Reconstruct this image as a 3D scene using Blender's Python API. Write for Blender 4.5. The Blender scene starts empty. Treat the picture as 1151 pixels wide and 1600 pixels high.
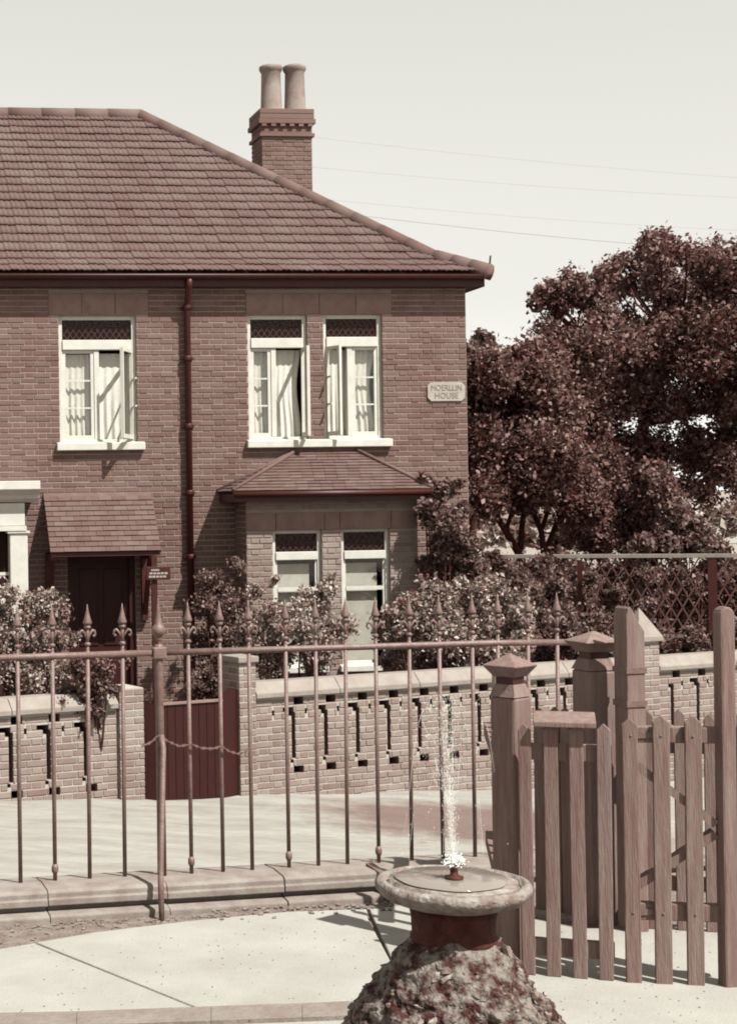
import bpy, bmesh, math, random
import numpy as np
from mathutils import Vector, Matrix

random.seed(7)
rng = np.random.default_rng(7)
scene = bpy.context.scene
R = math.radians

# ------------------------------------------------------------------ camera, sky, sun, exposure
FPX, W0, H0 = 2500.0, 1151.0, 1600.0        # focal length in photo pixels, photo size
EYE = 1.83                                  # eye height above the terrace
ROLL = 0.015
cam_d = bpy.data.cameras.new('camera'); cam = bpy.data.objects.new('camera', cam_d)
scene.collection.objects.link(cam); scene.camera = cam
cam.location = (0, 0, EYE)
cam.rotation_euler = (Matrix.Rotation(R(90), 3, 'X') @ Matrix.Rotation(-ROLL, 3, 'Z')).to_euler()
cam_d.sensor_width = 36; cam_d.sensor_fit = 'VERTICAL'; cam_d.sensor_height = 36
cam_d.lens = FPX / H0 * 36
cam_d.shift_x = (W0 / 2) / H0; cam_d.shift_y = 0.0
cam_d.clip_start = 0.05; cam_d.clip_end = 6000

SUN = Vector((0.66, -0.75, 1.38)).normalized()     # towards the sun
world = bpy.data.worlds.new('World'); scene.world = world; world.use_nodes = True
wn = world.node_tree.nodes; wl = world.node_tree.links
sky = wn.new('ShaderNodeTexSky'); sky.sky_type = 'NISHITA'; sky.sun_disc = False
sky.sun_elevation = math.asin(SUN.z); sky.sun_rotation = R(138.7)
sky.air_density = 1.4; sky.dust_density = 0.0; sky.ozone_density = 1.0
hsv = wn.new('ShaderNodeHueSaturation'); hsv.inputs['Saturation'].default_value = 0.0
tint = wn.new('ShaderNodeMixRGB'); tint.blend_type = 'MULTIPLY'; tint.inputs[0].default_value = 1
tint.inputs[2].default_value = (1.0, 0.985, 0.915, 1)
veil = wn.new('ShaderNodeMixRGB'); veil.blend_type = 'ADD'; veil.inputs[0].default_value = 1; veil.inputs[2].default_value = (1.8, 1.8, 1.8, 1)   # even thin-cloud veil over the whole sky
wl.new(sky.outputs[0], hsv.inputs['Color']); wl.new(hsv.outputs[0], veil.inputs[1]); wl.new(veil.outputs[0], tint.inputs[1])
wl.new(tint.outputs[0], wn['Background'].inputs['Color'])
wn['Background'].inputs['Strength'].default_value = 0.052
sun_d = bpy.data.lights.new('sun', 'SUN'); sun_d.energy = 5.0; sun_d.angle = R(0.6); sun_d.color = (1.0, 0.99, 0.945)
sun = bpy.data.objects.new('sun', sun_d); scene.collection.objects.link(sun)
sun.rotation_euler = (-SUN).to_track_quat('-Z', 'Y').to_euler(); sun.location = (20, -20, 40)
scene.view_settings.view_transform = 'Standard'; scene.view_settings.look = 'None'
scene.view_settings.exposure = 1.08; scene.view_settings.gamma = 1.0
scene.render.engine = 'CYCLES'; scene.cycles.filter_width = 1.9; scene.cycles.max_bounces = 8; scene.cycles.transparent_max_bounces = 24

# ------------------------------------------------------------------ helpers: places
def ray(px, py):
    u, v = px / FPX, (H0 / 2 - py) / FPX
    c, s = math.cos(ROLL), math.sin(ROLL)
    return Vector((u * c + v * s, 1.0, -u * s + v * c))
def at(px, py, Y): d = ray(px, py); return Vector((d.x * Y, Y, EYE + d.z * Y))
def ground(px, py, z=0.0):
    d = ray(px, py); t = (z - EYE) / d.z; return Vector((d.x * t, t, z))
class Frame:
    """an upright plane: x along it, y into the scene, z up"""
    def __init__(s, px, Y, yaw, z0):
        s.o = Vector((at(px, 800, Y).x, Y, z0)); s.yaw = yaw
        s.e = Vector((math.cos(yaw), math.sin(yaw), 0)); s.n = Vector((-math.sin(yaw), math.cos(yaw), 0))
    def hit(s, px, py, off=0.0):
        d = ray(px, py); p0 = Vector((0, 0, EYE)); q = s.o - s.n * off
        t = (q - p0).dot(s.n) / d.dot(s.n); p = p0 + d * t - s.o
        return p.dot(s.e), p.z
    def x(s, px, off=0.0, py=800): return s.hit(px, py, off)[0]
    def z(s, py, off=0.0, px=400): return s.hit(px, py, off)[1]
    def world(s, x, y, z): return s.o + s.e * x + s.n * y + Vector((0, 0, z))

# ------------------------------------------------------------------ helpers: meshes
class MB:
    def __init__(s): s.v = []; s.f = []
    def add(s, vs, fs):
        b = len(s.v); s.v += [tuple(v) for v in vs]; s.f += [tuple(b + i for i in f) for f in fs]; return s
    def box(s, x0, x1, y0, y1, z0, z1):
        return s.add([(x0,y0,z0),(x1,y0,z0),(x1,y1,z0),(x0,y1,z0),(x0,y0,z1),(x1,y0,z1),(x1,y1,z1),(x0,y1,z1)],
                     [(0,3,2,1),(4,5,6,7),(0,1,5,4),(1,2,6,5),(2,3,7,6),(3,0,4,7)])
    def obox(s, c, ax, ay, az):
        c, ax, ay, az = map(Vector, (c, ax, ay, az)); vs = []
        for k in (-1, 1):
            for (i, j) in ((-1,-1),(1,-1),(1,1),(-1,1)): vs.append(c + ax*i + ay*j + az*k)
        return s.add(vs, [(0,3,2,1),(4,5,6,7),(0,1,5,4),(1,2,6,5),(2,3,7,6),(3,0,4,7)])
    def bar(s, p, q, w, h, up=(0,0,1)):
        p, q = Vector(p), Vector(q); d = q - p; L = d.length; d.normalize()
        a = d.cross(Vector(up)); a = a.normalized() if a.length > 1e-4 else Vector((1,0,0)); b = a.cross(d).normalized()
        return s.obox((p+q)/2, d*L/2, a*w/2, b*h/2)
    def tube(s, pts, rad, n=8, cap=True):
        pts = [Vector(p) for p in pts]; m = len(pts); b = len(s.v); prev = None
        if not hasattr(rad, '__len__'): rad = [rad] * m
        for i, p in enumerate(pts):
            d = (pts[min(i+1, m-1)] - pts[max(i-1, 0)])
            d = d.normalized() if d.length > 1e-9 else Vector((0,0,1))
            if prev is None:
                a = d.cross(Vector((0,0,1)))
                if a.length < 1e-3: a = d.cross(Vector((1,0,0)))
            else:
                a = prev - d * prev.dot(d)
                if a.length < 1e-4: a = d.cross(Vector((1,0,0)))
            a.normalize(); prev = a; c = d.cross(a)
            for k in range(n):
                t = 2*math.pi*k/n; s.v.append(tuple(p + (a*math.cos(t) + c*math.sin(t)) * rad[i]))
        for i in range(m-1):
            for k in range(n):
                k2 = (k+1) % n; s.f.append((b+i*n+k, b+i*n+k2, b+(i+1)*n+k2, b+(i+1)*n+k))
        if cap:
            s.f.append(tuple(b+k for k in range(n))[::-1]); s.f.append(tuple(b+(m-1)*n+k for k in range(n)))
        return s
    def lathe(s, prof, n=32, c=(0,0,0), wob=None):
        b = len(s.v); m = len(prof)
        for (r, z) in prof:
            for k in range(n):
                t = 2*math.pi*k/n; rr = r * (wob(t, z) if wob else 1)
                s.v.append((c[0]+rr*math.cos(t), c[1]+rr*math.sin(t), c[2]+z))
        for i in range(m-1):
            for k in range(n):
                k2 = (k+1) % n; s.f.append((b+i*n+k, b+i*n+k2, b+(i+1)*n+k2, b+(i+1)*n+k))
        s.f.append(tuple(b+k for k in range(n))[::-1]); s.f.append(tuple(b+(m-1)*n+k for k in range(n)))
        return s
    def prism(s, poly, ext):
        """closed polygon of 3-D points swept by the vector ext"""
        e = Vector(ext); n = len(poly); vs = [Vector(p) for p in poly]; vs = vs + [v + e for v in vs]
        fs = [tuple(range(n))[::-1], tuple(range(n, 2*n))] + [(i, (i+1) % n, n+(i+1) % n, n+i) for i in range(n)]
        return s.add(vs, fs)
    def mesh(s, name, smooth=False):
        me = bpy.data.meshes.new(name); me.from_pydata(s.v, [], s.f); me.validate()
        bm = bmesh.new(); bm.from_mesh(me); bmesh.ops.recalc_face_normals(bm, faces=bm.faces); bm.to_mesh(me); bm.free()
        if smooth:
            for p in me.polygons: p.use_smooth = True
        return me
    def build(s, name, m, parent=None, smooth=False, bevel=0):
        return link(name, s.mesh(name, smooth), m, parent, bevel)
def link(name, me, m=None, parent=None, bevel=0):
    o = bpy.data.objects.new(name, me); scene.collection.objects.link(o)
    if m and me and not me.materials: me.materials.append(m)
    if parent: o.parent = parent
    if bevel:
        md = o.modifiers.new('bevel', 'BEVEL'); md.width = bevel; md.segments = 2; md.limit_method = 'ANGLE'
    return o
def tag(o, label=None, cat=None, group=None, kind=None):
    for k, v in (('label', label), ('category', cat), ('group', group), ('kind', kind)):
        if v: o[k] = v
    return o
def thing(name, label, cat, loc=(0,0,0), rz=0.0, group=None):
    o = bpy.data.objects.new(name, None); scene.collection.objects.link(o); o.empty_display_size = 0.2
    o.location = loc; o.rotation_euler = (0, 0, rz); return tag(o, label, cat, group)
def quads(name, V, F, m, parent=None, smooth=False):
    """fast mesh from arrays: V (n,3), F (m,4)"""
    me = bpy.data.meshes.new(name); V = np.asarray(V, np.float32); F = np.asarray(F, np.int32); k = F.shape[1]
    me.vertices.add(len(V)); me.vertices.foreach_set('co', V.ravel())
    me.loops.add(F.size); me.loops.foreach_set('vertex_index', F.ravel())
    me.polygons.add(len(F)); me.polygons.foreach_set('loop_start', np.arange(0, F.size, k, dtype=np.int32))
    me.polygons.foreach_set('loop_total', np.full(len(F), k, np.int32)); me.update(calc_edges=True); me.validate()
    return link(name, me, m, parent)

# ------------------------------------------------------------------ materials (all monochrome brown, as the print is)
def lin(c): return tuple(((x/255)/12.92 if x/255 <= 0.04045 else (((x/255)+0.055)/1.055)**2.4) for x in c)
RAMP = [lin(c) for c in ((58,14,10), (84,32,25), (108,62,52), (134,99,92), (162,139,130), (195,184,172), (228,224,213))]
def lum(c): return .2126*c[0] + .7152*c[1] + .0722*c[2]
def tone(c, gain=0.72, shown=2.3):
    """the hue the brown print gives to a surface of this lightness"""
    y = lum(c)*gain; d = y*shown; L = [lum(r) for r in RAMP]
    if d <= L[0]: k = RAMP[0]
    elif d >= L[-1]: k = RAMP[-1]
    else:
        i = max(j for j in range(len(L)-1) if L[j] <= d); t = (d-L[i])/(L[i+1]-L[i]); k = tuple(a+(b-a)*t for a, b in zip(RAMP[i], RAMP[i+1]))
    return tuple(min(.8, v*y/lum(k)) for v in k)
def material(name, c1, c2=None, noise=6.0, nfac=0.6, island=0.0, rough=0.85, spec=0.25, bump=0.0, bscale=40.0, ramp=(0.3, 0.7), detail=6.0, stretch=None, transl=0.0, shown=2.3):
    m = bpy.data.materials.new(name); m.use_nodes = True; nt = m.node_tree; N = nt.nodes; L = nt.links
    bs = N['Principled BSDF']; bs.inputs['Roughness'].default_value = rough; bs.inputs['Specular IOR Level'].default_value = spec
    c2 = (*tone(c2 or c1, shown=shown), 1); c1 = (*tone(c1, shown=shown), 1)
    tc = N.new('ShaderNodeNewGeometry'); src = tc.outputs['Position']
    if stretch:
        mp = N.new('ShaderNodeMapping'); mp.inputs['Scale'].default_value = stretch; L.new(src, mp.inputs['Vector']); src = mp.outputs[0]
    nz = N.new('ShaderNodeTexNoise'); nz.inputs['Scale'].default_value = noise; nz.inputs['Detail'].default_value = detail
    nz.inputs['Roughness'].default_value = 0.65; L.new(src, nz.inputs['Vector'])
    mr = N.new('ShaderNodeMapRange'); mr.inputs['From Min'].default_value = ramp[0]; mr.inputs['From Max'].default_value = ramp[1]
    mr.inputs['To Min'].default_value = 0.5 - nfac/2; mr.inputs['To Max'].default_value = 0.5 + nfac/2
    L.new(nz.outputs['Fac'], mr.inputs['Value']); fac = mr.outputs[0]
    if island:
        g = N.new('ShaderNodeNewGeometry'); oi = N.new('ShaderNodeObjectInfo')
        a = N.new('ShaderNodeMath'); a.operation = 'ADD'; L.new(g.outputs['Random Per Island'], a.inputs[0]); L.new(oi.outputs['Random'], a.inputs[1])
        fr = N.new('ShaderNodeMath'); fr.operation = 'FRACT'; L.new(a.outputs[0], fr.inputs[0])
        sb = N.new('ShaderNodeMath'); sb.operation = 'MULTIPLY_ADD'; sb.inputs[1].default_value = island; sb.inputs[2].default_value = -island/2
        L.new(fr.outputs[0], sb.inputs[0])
        ad = N.new('ShaderNodeMath'); ad.operation = 'ADD'; ad.use_clamp = True; L.new(fac, ad.inputs[0]); L.new(sb.outputs[0], ad.inputs[1]); fac = ad.outputs[0]
    mx = N.new('ShaderNodeMixRGB'); mx.inputs[1].default_value = c1; mx.inputs[2].default_value = c2
    L.new(fac, mx.inputs[0]); L.new(mx.outputs[0], bs.inputs['Base Color'])
    if bump:
        nb = N.new('ShaderNodeTexNoise'); nb.inputs['Scale'].default_value = bscale; nb.inputs['Detail'].default_value = 8; L.new(src, nb.inputs['Vector'])
        bp = N.new('ShaderNodeBump'); bp.inputs['Strength'].default_value = bump; bp.inputs['Distance'].default_value = 0.02
        L.new(nb.outputs['Fac'], bp.inputs['Height']); L.new(bp.outputs[0], bs.inputs['Normal'])
    if transl:
        tr = N.new('ShaderNodeBsdfTranslucent'); L.new(mx.outputs[0], tr.inputs['Color']); ms = N.new('ShaderNodeMixShader'); ms.inputs[0].default_value = transl
        L.new(bs.outputs[0], ms.inputs[1]); L.new(tr.outputs[0], ms.inputs[2]); L.new(ms.outputs[0], N['Material Output'].inputs['Surface'])
    return m
def glass(name, amount=0.12, tintc=(0.97, 0.97, 0.96)):
    m = bpy.data.materials.new(name); m.use_nodes = True; N = m.node_tree.nodes; L = m.node_tree.links
    N.remove(N['Principled BSDF']); t = N.new('ShaderNodeBsdfTransparent'); t.inputs[0].default_value = (*tintc, 1)
    g = N.new('ShaderNodeBsdfGlossy'); g.inputs['Roughness'].default_value = 0.03
    x = N.new('ShaderNodeMixShader'); x.inputs[0].default_value = amount; L.new(t.outputs[0], x.inputs[1]); L.new(g.outputs[0], x.inputs[2])
    L.new(x.outputs[0], N['Material Output'].inputs['Surface']); return m

M = {}
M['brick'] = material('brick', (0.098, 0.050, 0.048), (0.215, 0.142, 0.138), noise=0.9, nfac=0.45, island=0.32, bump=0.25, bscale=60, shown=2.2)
M['mortar'] = material('mortar', (0.27, 0.197, 0.19), (0.36, 0.285, 0.277), noise=3, nfac=0.9, bump=0.3, bscale=80, shown=2.2)
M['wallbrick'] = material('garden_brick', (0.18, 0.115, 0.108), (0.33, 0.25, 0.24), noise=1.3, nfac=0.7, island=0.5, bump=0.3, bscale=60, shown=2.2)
M['wallmortar'] = material('garden_mortar', (0.36, 0.30, 0.285), (0.46, 0.41, 0.39), noise=5, nfac=0.9, bump=0.3, bscale=80, shown=2.2)
M['tile'] = material('roof_tile', (0.080, 0.042, 0.040), (0.135, 0.085, 0.083), noise=0.8, nfac=0.7, island=0.4, rough=0.7, bump=0.15, bscale=50, shown=3.3)
M['ridge'] = material('ridge_tile', (0.10, 0.055, 0.055), (0.17, 0.11, 0.108), noise=2, nfac=0.7, island=0.5, bump=0.2, shown=2.9)
M['plaintile'] = material('plain_tile', (0.085, 0.042, 0.039), (0.16, 0.10, 0.095), noise=6, nfac=0.4, island=0.5, bump=0.2, shown=3.2)
M['dark'] = material('dark_paint', (0.036, 0.0055, 0.0045), (0.055, 0.012, 0.010), noise=8, nfac=0.8, rough=0.5, spec=0.3)
M['door'] = material('dark_door', (0.018, 0.003, 0.0025), (0.034, 0.007, 0.006), noise=8, nfac=0.8, rough=0.55, stretch=(6, 6, 0.6))
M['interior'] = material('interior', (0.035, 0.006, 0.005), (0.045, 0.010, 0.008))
M['white'] = material('white_paint', (0.50, 0.49, 0.46), (0.60, 0.60, 0.57), noise=7, nfac=0.9, rough=0.55, bump=0.08)
M['lintel'] = material('lintel_stone', (0.17, 0.115, 0.105), (0.26, 0.19, 0.18), noise=5, nfac=0.9, bump=0.25, bscale=60, shown=1.9)
M['stone'] = material('pale_stone', (0.32, 0.275, 0.255), (0.42, 0.38, 0.355), noise=8, nfac=0.9, bump=0.25, bscale=70)
M['coping'] = material('coping_stone', (0.21, 0.19, 0.17), (0.29, 0.27, 0.245), noise=6, nfac=0.9, bump=0.25, bscale=50, shown=2.7)
M['plinth'] = material('plinth_stone', (0.17, 0.13, 0.122), (0.30, 0.255, 0.24), noise=9, nfac=0.9, bump=0.15, bscale=90, shown=2.9)
M['curtain'] = material('lace', (0.60, 0.59, 0.54), (0.72, 0.72, 0.67), noise=20, nfac=0.9, transl=0.1)
M['blind'] = material('blind', (0.42, 0.36, 0.33), (0.54, 0.48, 0.45), noise=5, nfac=0.9)
M['glass'] = glass('glass', 0.04); M['fanglass'] = glass('fanlight_glass', 0.02, (.6, .5, .48)); M['lead'] = material('lead', (0.05, 0.015, 0.013), (0.08, 0.03, 0.027), rough=.6)
M['pot'] = material('chimney_pot', (0.19, 0.145, 0.135), (0.33, 0.275, 0.255), noise=4, nfac=0.9, bump=0.2)
M['iron'] = material('painted_iron', (0.118, 0.068, 0.064), (0.195, 0.135, 0.13), noise=25, nfac=0.9, rough=0.5, spec=0.4, bump=0.2, bscale=120, shown=2.4)
M['wood'] = material('weathered_wood', (0.145, 0.085, 0.080), (0.255, 0.18, 0.173), noise=5, nfac=0.9, island=0.35, bump=0.35, bscale=25, stretch=(9, 9, 0.7), shown=2.2)
M['pave'] = material('pavement', (0.285, 0.278, 0.25), (0.365, 0.36, 0.328), noise=1.7, nfac=1.2, bump=0.2, bscale=90, shown=3.2)
M['dirt'] = material('dirt', (0.13, 0.09, 0.083), (0.27, 0.215, 0.20), noise=14, nfac=1.0, bump=0.8, bscale=60, shown=3.0)
M['kerb'] = material('kerb', (0.17, 0.145, 0.134), (0.25, 0.225, 0.207), noise=9, nfac=0.9, bump=0.4, shown=3.0)
M['rock'] = material('rock', (0.045, 0.014, 0.012), (0.25, 0.19, 0.178), noise=20, nfac=1.2, ramp=(0.42, 0.60), bump=1.0, bscale=70, shown=3.2)
M['shell'] = material('shell', (0.055, 0.016, 0.014), (0.33, 0.265, 0.25), noise=40, nfac=0.9, island=1.0, bump=0.4)
M['bowl'] = material('bowl_stone', (0.14, 0.10, 0.094), (0.36, 0.30, 0.285), noise=22, nfac=1.1, bump=0.6, bscale=60, shown=2.8)
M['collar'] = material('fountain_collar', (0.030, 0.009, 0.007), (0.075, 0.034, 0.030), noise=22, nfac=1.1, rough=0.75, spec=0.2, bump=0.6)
M['leaf_tree'] = material('tree_leaf', (0.055, 0.014, 0.012), (0.29, 0.19, 0.175), noise=0.5, nfac=0.3, island=1.0, rough=0.5, spec=0.25, transl=0.3, shown=1.35)
M['leaf_bush'] = material('bush_leaf', (0.045, 0.012, 0.010), (0.31, 0.21, 0.197), noise=1.5, nfac=0.4, island=1.0, rough=0.55, spec=0.2, transl=0.3, shown=1.7)
M['leaf_pale'] = material('pale_leaf', (0.10, 0.048, 0.043), (0.46, 0.37, 0.35), noise=1.5, nfac=0.4, island=1.0, rough=0.5, spec=0.4, transl=0.15, shown=1.6)
M['bark'] = material('bark', (0.045, 0.015, 0.013), (0.085, 0.036, 0.032), noise=8, nfac=0.9, bump=0.6)
M['bark2'] = material('stained_lattice', (0.075, 0.030, 0.027), (0.15, 0.085, 0.08), noise=2, nfac=0.9)
M['field'] = material('field', (0.24, 0.20, 0.18), (0.36, 0.32, 0.295), noise=0.02, nfac=0.9, shown=2.4)
M['soil'] = material('soil', (0.09, 0.045, 0.04), (0.17, 0.105, 0.098), noise=6, nfac=0.9, bump=0.8)
M['letter'] = material('letter', (0.22, 0.18, 0.165), (0.27, 0.22, 0.20))

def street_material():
    """dusty roadway with a darker noise-edged patch at one spot"""
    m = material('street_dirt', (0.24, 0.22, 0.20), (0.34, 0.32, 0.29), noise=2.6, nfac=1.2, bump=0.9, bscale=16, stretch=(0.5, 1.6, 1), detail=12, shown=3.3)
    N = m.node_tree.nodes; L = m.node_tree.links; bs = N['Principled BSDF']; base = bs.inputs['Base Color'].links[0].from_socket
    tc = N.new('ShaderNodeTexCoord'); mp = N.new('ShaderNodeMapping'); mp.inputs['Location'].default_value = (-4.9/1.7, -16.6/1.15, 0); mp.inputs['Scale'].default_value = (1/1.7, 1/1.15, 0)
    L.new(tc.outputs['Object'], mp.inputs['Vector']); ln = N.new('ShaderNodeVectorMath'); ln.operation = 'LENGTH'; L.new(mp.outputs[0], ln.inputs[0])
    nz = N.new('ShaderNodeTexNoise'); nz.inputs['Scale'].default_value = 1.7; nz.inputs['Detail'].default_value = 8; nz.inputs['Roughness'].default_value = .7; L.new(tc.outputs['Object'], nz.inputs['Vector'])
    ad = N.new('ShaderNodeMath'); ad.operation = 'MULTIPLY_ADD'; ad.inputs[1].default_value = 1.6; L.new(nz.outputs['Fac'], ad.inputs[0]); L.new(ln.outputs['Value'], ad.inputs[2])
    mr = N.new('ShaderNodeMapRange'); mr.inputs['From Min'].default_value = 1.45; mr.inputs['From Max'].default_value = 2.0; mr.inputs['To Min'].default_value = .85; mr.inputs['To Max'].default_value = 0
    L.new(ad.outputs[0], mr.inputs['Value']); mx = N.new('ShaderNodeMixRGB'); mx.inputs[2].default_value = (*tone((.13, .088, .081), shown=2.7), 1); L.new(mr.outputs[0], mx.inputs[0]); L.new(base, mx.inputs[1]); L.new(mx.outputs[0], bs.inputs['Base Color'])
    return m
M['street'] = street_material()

# ------------------------------------------------------------------ brick walls with openings
def wall_core(mb, x0, x1, z0, z1, holes, yf, yb, reveal_back=None):
    """slab from yf (front) to yb with rectangular holes (x0,x1,z0,z1)"""
    xs = sorted({x0, x1, *[min(max(h[i], x0), x1) for h in holes for i in (0, 1)]})
    zs = sorted({z0, z1, *[min(max(h[i], z0), z1) for h in holes for i in (2, 3)]})
    nx, nz = len(xs)-1, len(zs)-1
    def full(i, j):
        if not (0 <= i < nx and 0 <= j < nz): return False
        cx, cz = (xs[i]+xs[i+1])/2, (zs[j]+zs[j+1])/2
        return not any(h[0] < cx < h[1] and h[2] < cz < h[3] for h in holes)
    for i in range(nx):
        for j in range(nz):
            if not full(i, j): continue
            a, b, c, d = xs[i], xs[i+1], zs[j], zs[j+1]
            mb.add([(a,yf,c),(b,yf,c),(b,yf,d),(a,yf,d)], [(0,1,2,3)]); mb.add([(a,yb,c),(b,yb,c),(b,yb,d),(a,yb,d)], [(3,2,1,0)])
            if not full(i-1, j): mb.add([(a,yf,c),(a,yb,c),(a,yb,d),(a,yf,d)], [(3,2,1,0)])
            if not full(i+1, j): mb.add([(b,yf,c),(b,yb,c),(b,yb,d),(b,yf,d)], [(0,1,2,3)])
            if not full(i, j-1): mb.add([(a,yf,c),(b,yf,c),(b,yb,c),(a,yb,c)], [(3,2,1,0)])
            if not full(i, j+1): mb.add([(a,yf,d),(b,yf,d),(b,yb,d),(a,yb,d)], [(0,1,2,3)])
def brick_cells(x0, x1, z0, z1, holes, course=0.075, joint=0.009, bl=0.225, bond='flemish', seed=1):
    """bricks as (x0,x1,z0,z1,is_whole) cut round the holes"""
    rr = random.Random(seed); out = []; j = 0; z = z0; head = 0.107
    while z + 0.03 < z1:
        zb, zt = z + .0075, min(z + course, z1) - .0075
        if bond == 'flemish': seq = [bl, head]; x = x0 - (0.0 if j % 2 else (bl + head)/2 + joint/2)
        else: seq = [bl]; x = x0 - (0.0 if j % 2 else bl/2 + joint/2)
        k = 0
        while x < x1:
            L = seq[k % len(seq)]; spans = [(max(x, x0 + joint/2), min(x+L, x1 - joint/2))]
            for h in holes:
                if h[2] < zt - 0.004 and h[3] > zb + 0.004:
                    new = []
                    for a, b in spans:
                        if h[1] <= a or h[0] >= b: new.append((a, b)); continue
                        if h[0] - a > 0.012: new.append((a, h[0]))
                        if b - h[1] > 0.012: new.append((h[1], b))
                    spans = new
            for a, b in spans:
                if b - a > 0.012: out.append((a, b, zb, zt, abs(b-a-bl) < 1e-5 and abs(zt-zb-course+.015) < 1e-5))
            x += L + joint; k += 1
        z += course; j += 1
    return out
def brick_box(mb, a, b, c, d, y, dep):
    """open-backed brick, front face at y, soft arris"""
    e = 0.004; y1 = y + dep
    mb.add([(a+e,y,c+e),(b-e,y,c+e),(b-e,y,d-e),(a+e,y,d-e),(a,y+e,c),(b,y+e,c),(b,y+e,d),(a,y+e,d),(a,y1,c),(b,y1,c),(b,y1,d),(a,y1,d)],
           [(0,1,2,3),(0,4,5,1),(1,5,6,2),(2,6,7,3),(3,7,4,0),(4,8,9,5),(5,9,10,6),(6,10,11,7),(7,11,8,4)])
def lay_bricks(cells, y, dep, m, parent, frame, keep, score=None, jit=0.0035, seed=2):
    """up to `keep` whole bricks that show largest become objects of their own, the rest one mesh"""
    rr = random.Random(seed)
    whole = [i for i, c in enumerate(cells) if c[4]]
    def dist(i):
        c = cells[i]; p = frame.world((c[0]+c[1])/2, y, (c[2]+c[3])/2)
        s = (p - Vector((0, 0, EYE))).length
        return s + (score(c) if score else 0)
    single = set(sorted(whole, key=dist)[:keep])
    L = 0.225; hh = 0.030; mb0 = MB(); brick_box(mb0, -L/2, L/2, -hh, hh, 0, dep); me = mb0.mesh('brick'); me.materials.append(m)
    rest = MB()
    for i, c in enumerate(cells):
        yy = y + rr.uniform(-jit, jit)
        if i in single:
            o = link('brick', me, None, parent); o.location = ((c[0]+c[1])/2, yy, (c[2]+c[3])/2)
        else: brick_box(rest, c[0], c[1], c[2], c[3], yy, dep)
    if rest.f:
        o = rest.build('brick_courses', m, parent); o['kind'] = 'stuff'

# ------------------------------------------------------------------ the setting
ZH = -1.30                                        # ground at the house
HF = Frame(690, 22.4, R(6.1), ZH)                 # house front
WF = Frame(450, 17.7, R(23), -1.33)               # garden wall
RF = Frame(250, 7.40, R(10.4), 0.0)               # iron railing

tag(MB().add([(-900,-300,-2.2),(1500,-300,-2.2),(1500,3000,-2.2),(-900,3000,-2.2)], [(0,1,2,3)]).build('terrain', M['field']), kind='structure')
# street: falls gently to the right, from the terrace foot to the garden
def street_z(x, y): return -1.13 - 0.068 * x
xs = np.linspace(-14, 24, 60); ys = np.linspace(7.9, 60, 60); V = []; F = []
for y in ys:
    for x in xs:
        V.append((x, y, street_z(x, y) if x < 14 else street_z(14, y)))
for j in range(59):
    for i in range(59): a = j*60+i; F.append((a, a+1, a+61, a+60))
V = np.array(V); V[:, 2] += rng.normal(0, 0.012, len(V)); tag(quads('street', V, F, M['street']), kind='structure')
# front garden soil
g = [WF.world(-12, 0.25, 0), WF.world(14, 0.25, 0), Vector((16, 40, 0)), Vector((-12, 40, 0))]
mb = MB(); mb.add([(p.x, p.y, street_z(p.x, p.y) + 0.12) for p in g], [(0,1,2,3)]); tag(mb.build('garden_ground', M['soil']), kind='structure')
# terrace that the camera stands on, with its retaining face under the railing
t0, t1 = RF.world(-8, 0.16, 0), RF.world(9, 0.16, 0)
mb = MB(); mb.prism([(t0.x, t0.y, 0), (-8, -6, 0), (9, -6, 0), (t1.x, t1.y, 0)], (0, 0, -2.4)); tag(mb.build('terrace_ground', M['dirt']), kind='structure')
# far hills
def ridge(name, Y, prof, m):
    V = []; F = []; n = len(prof)
    for k, (px, py) in enumerate(prof):
        p = at(px, py, Y); V += [(p.x, Y - 220, -2.3), (p.x, Y - 60, -2 + (p.z+2)*0.7), (p.x, Y, p.z), (p.x, Y + 200, -2.3)]
    for k in range(n-1):
        for j in range(3): a = k*4+j; F.append((a, a+4, a+5, a+1))
    return quads(name, np.array(V), F, m)
tag(ridge('hill', 520, [(-600,800),(0,792),(400,786),(700,783),(800,790),(900,786),(980,778),(1060,772),(1151,764),(1300,752),(1700,760),(2400,790)], M['field']), kind='structure')

# ------------------------------------------------------------------ the house
house = thing('brick_house', 'two-storey red brick house with tiled hipped roof behind the garden wall', 'house', HF.o, HF.yaw)
hx = lambda px, off=0.0, py=700: HF.hit(px, py, off)[0]
hz = lambda py, off=0.0, px=400: HF.hit(px, py, off)[1]
XL, XR = hx(-330), hx(729, 0, 600)
EOV = 0.24                                         # eaves overhang
Z_EAVE = hz(424, EOV, 380)
WTOP = Z_EAVE - 0.10
# openings of the main wall: (x0,x1,z0,z1)
def rect(p0, p1, q0, q1, off=0.0):
    pm, qm = (p0+p1)/2, (q0+q1)/2
    return (HF.hit(p0, qm, off)[0], HF.hit(p1, qm, off)[0], HF.hit(pm, q1, off)[1], HF.hit(pm, q0, off)[1])
UW = [rect(93, 214, 493, 692), rect(388, 481, 492, 688), rect(506, 598, 491, 686)]
DOOR = rect(108, 214, 866, 1130); DOOR = (DOOR[0], DOOR[1], 0.02, DOOR[3])
PDOOR = rect(-60, 20, 830, 1130); PDOOR = (PDOOR[0], PDOOR[1], 0.02, PDOOR[3])
BP = 0.60                                          # bay projection
BXL, BXR = hx(386, BP, 880), hx(653, BP, 880)
BAYOPEN = (BXL + 0.22, BXR - 0.22, 0.3, hz(800))
LINT = [rect(76, 232, 458, 492), rect(384, 612, 458, 491)]
holes = UW + [DOOR, PDOOR, BAYOPEN]
mb = MB(); wall_core(mb, XL, XR, -1.2, WTOP, holes, 0.008, 0.24); wall = mb.build('wall', M['mortar'], house)
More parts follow.
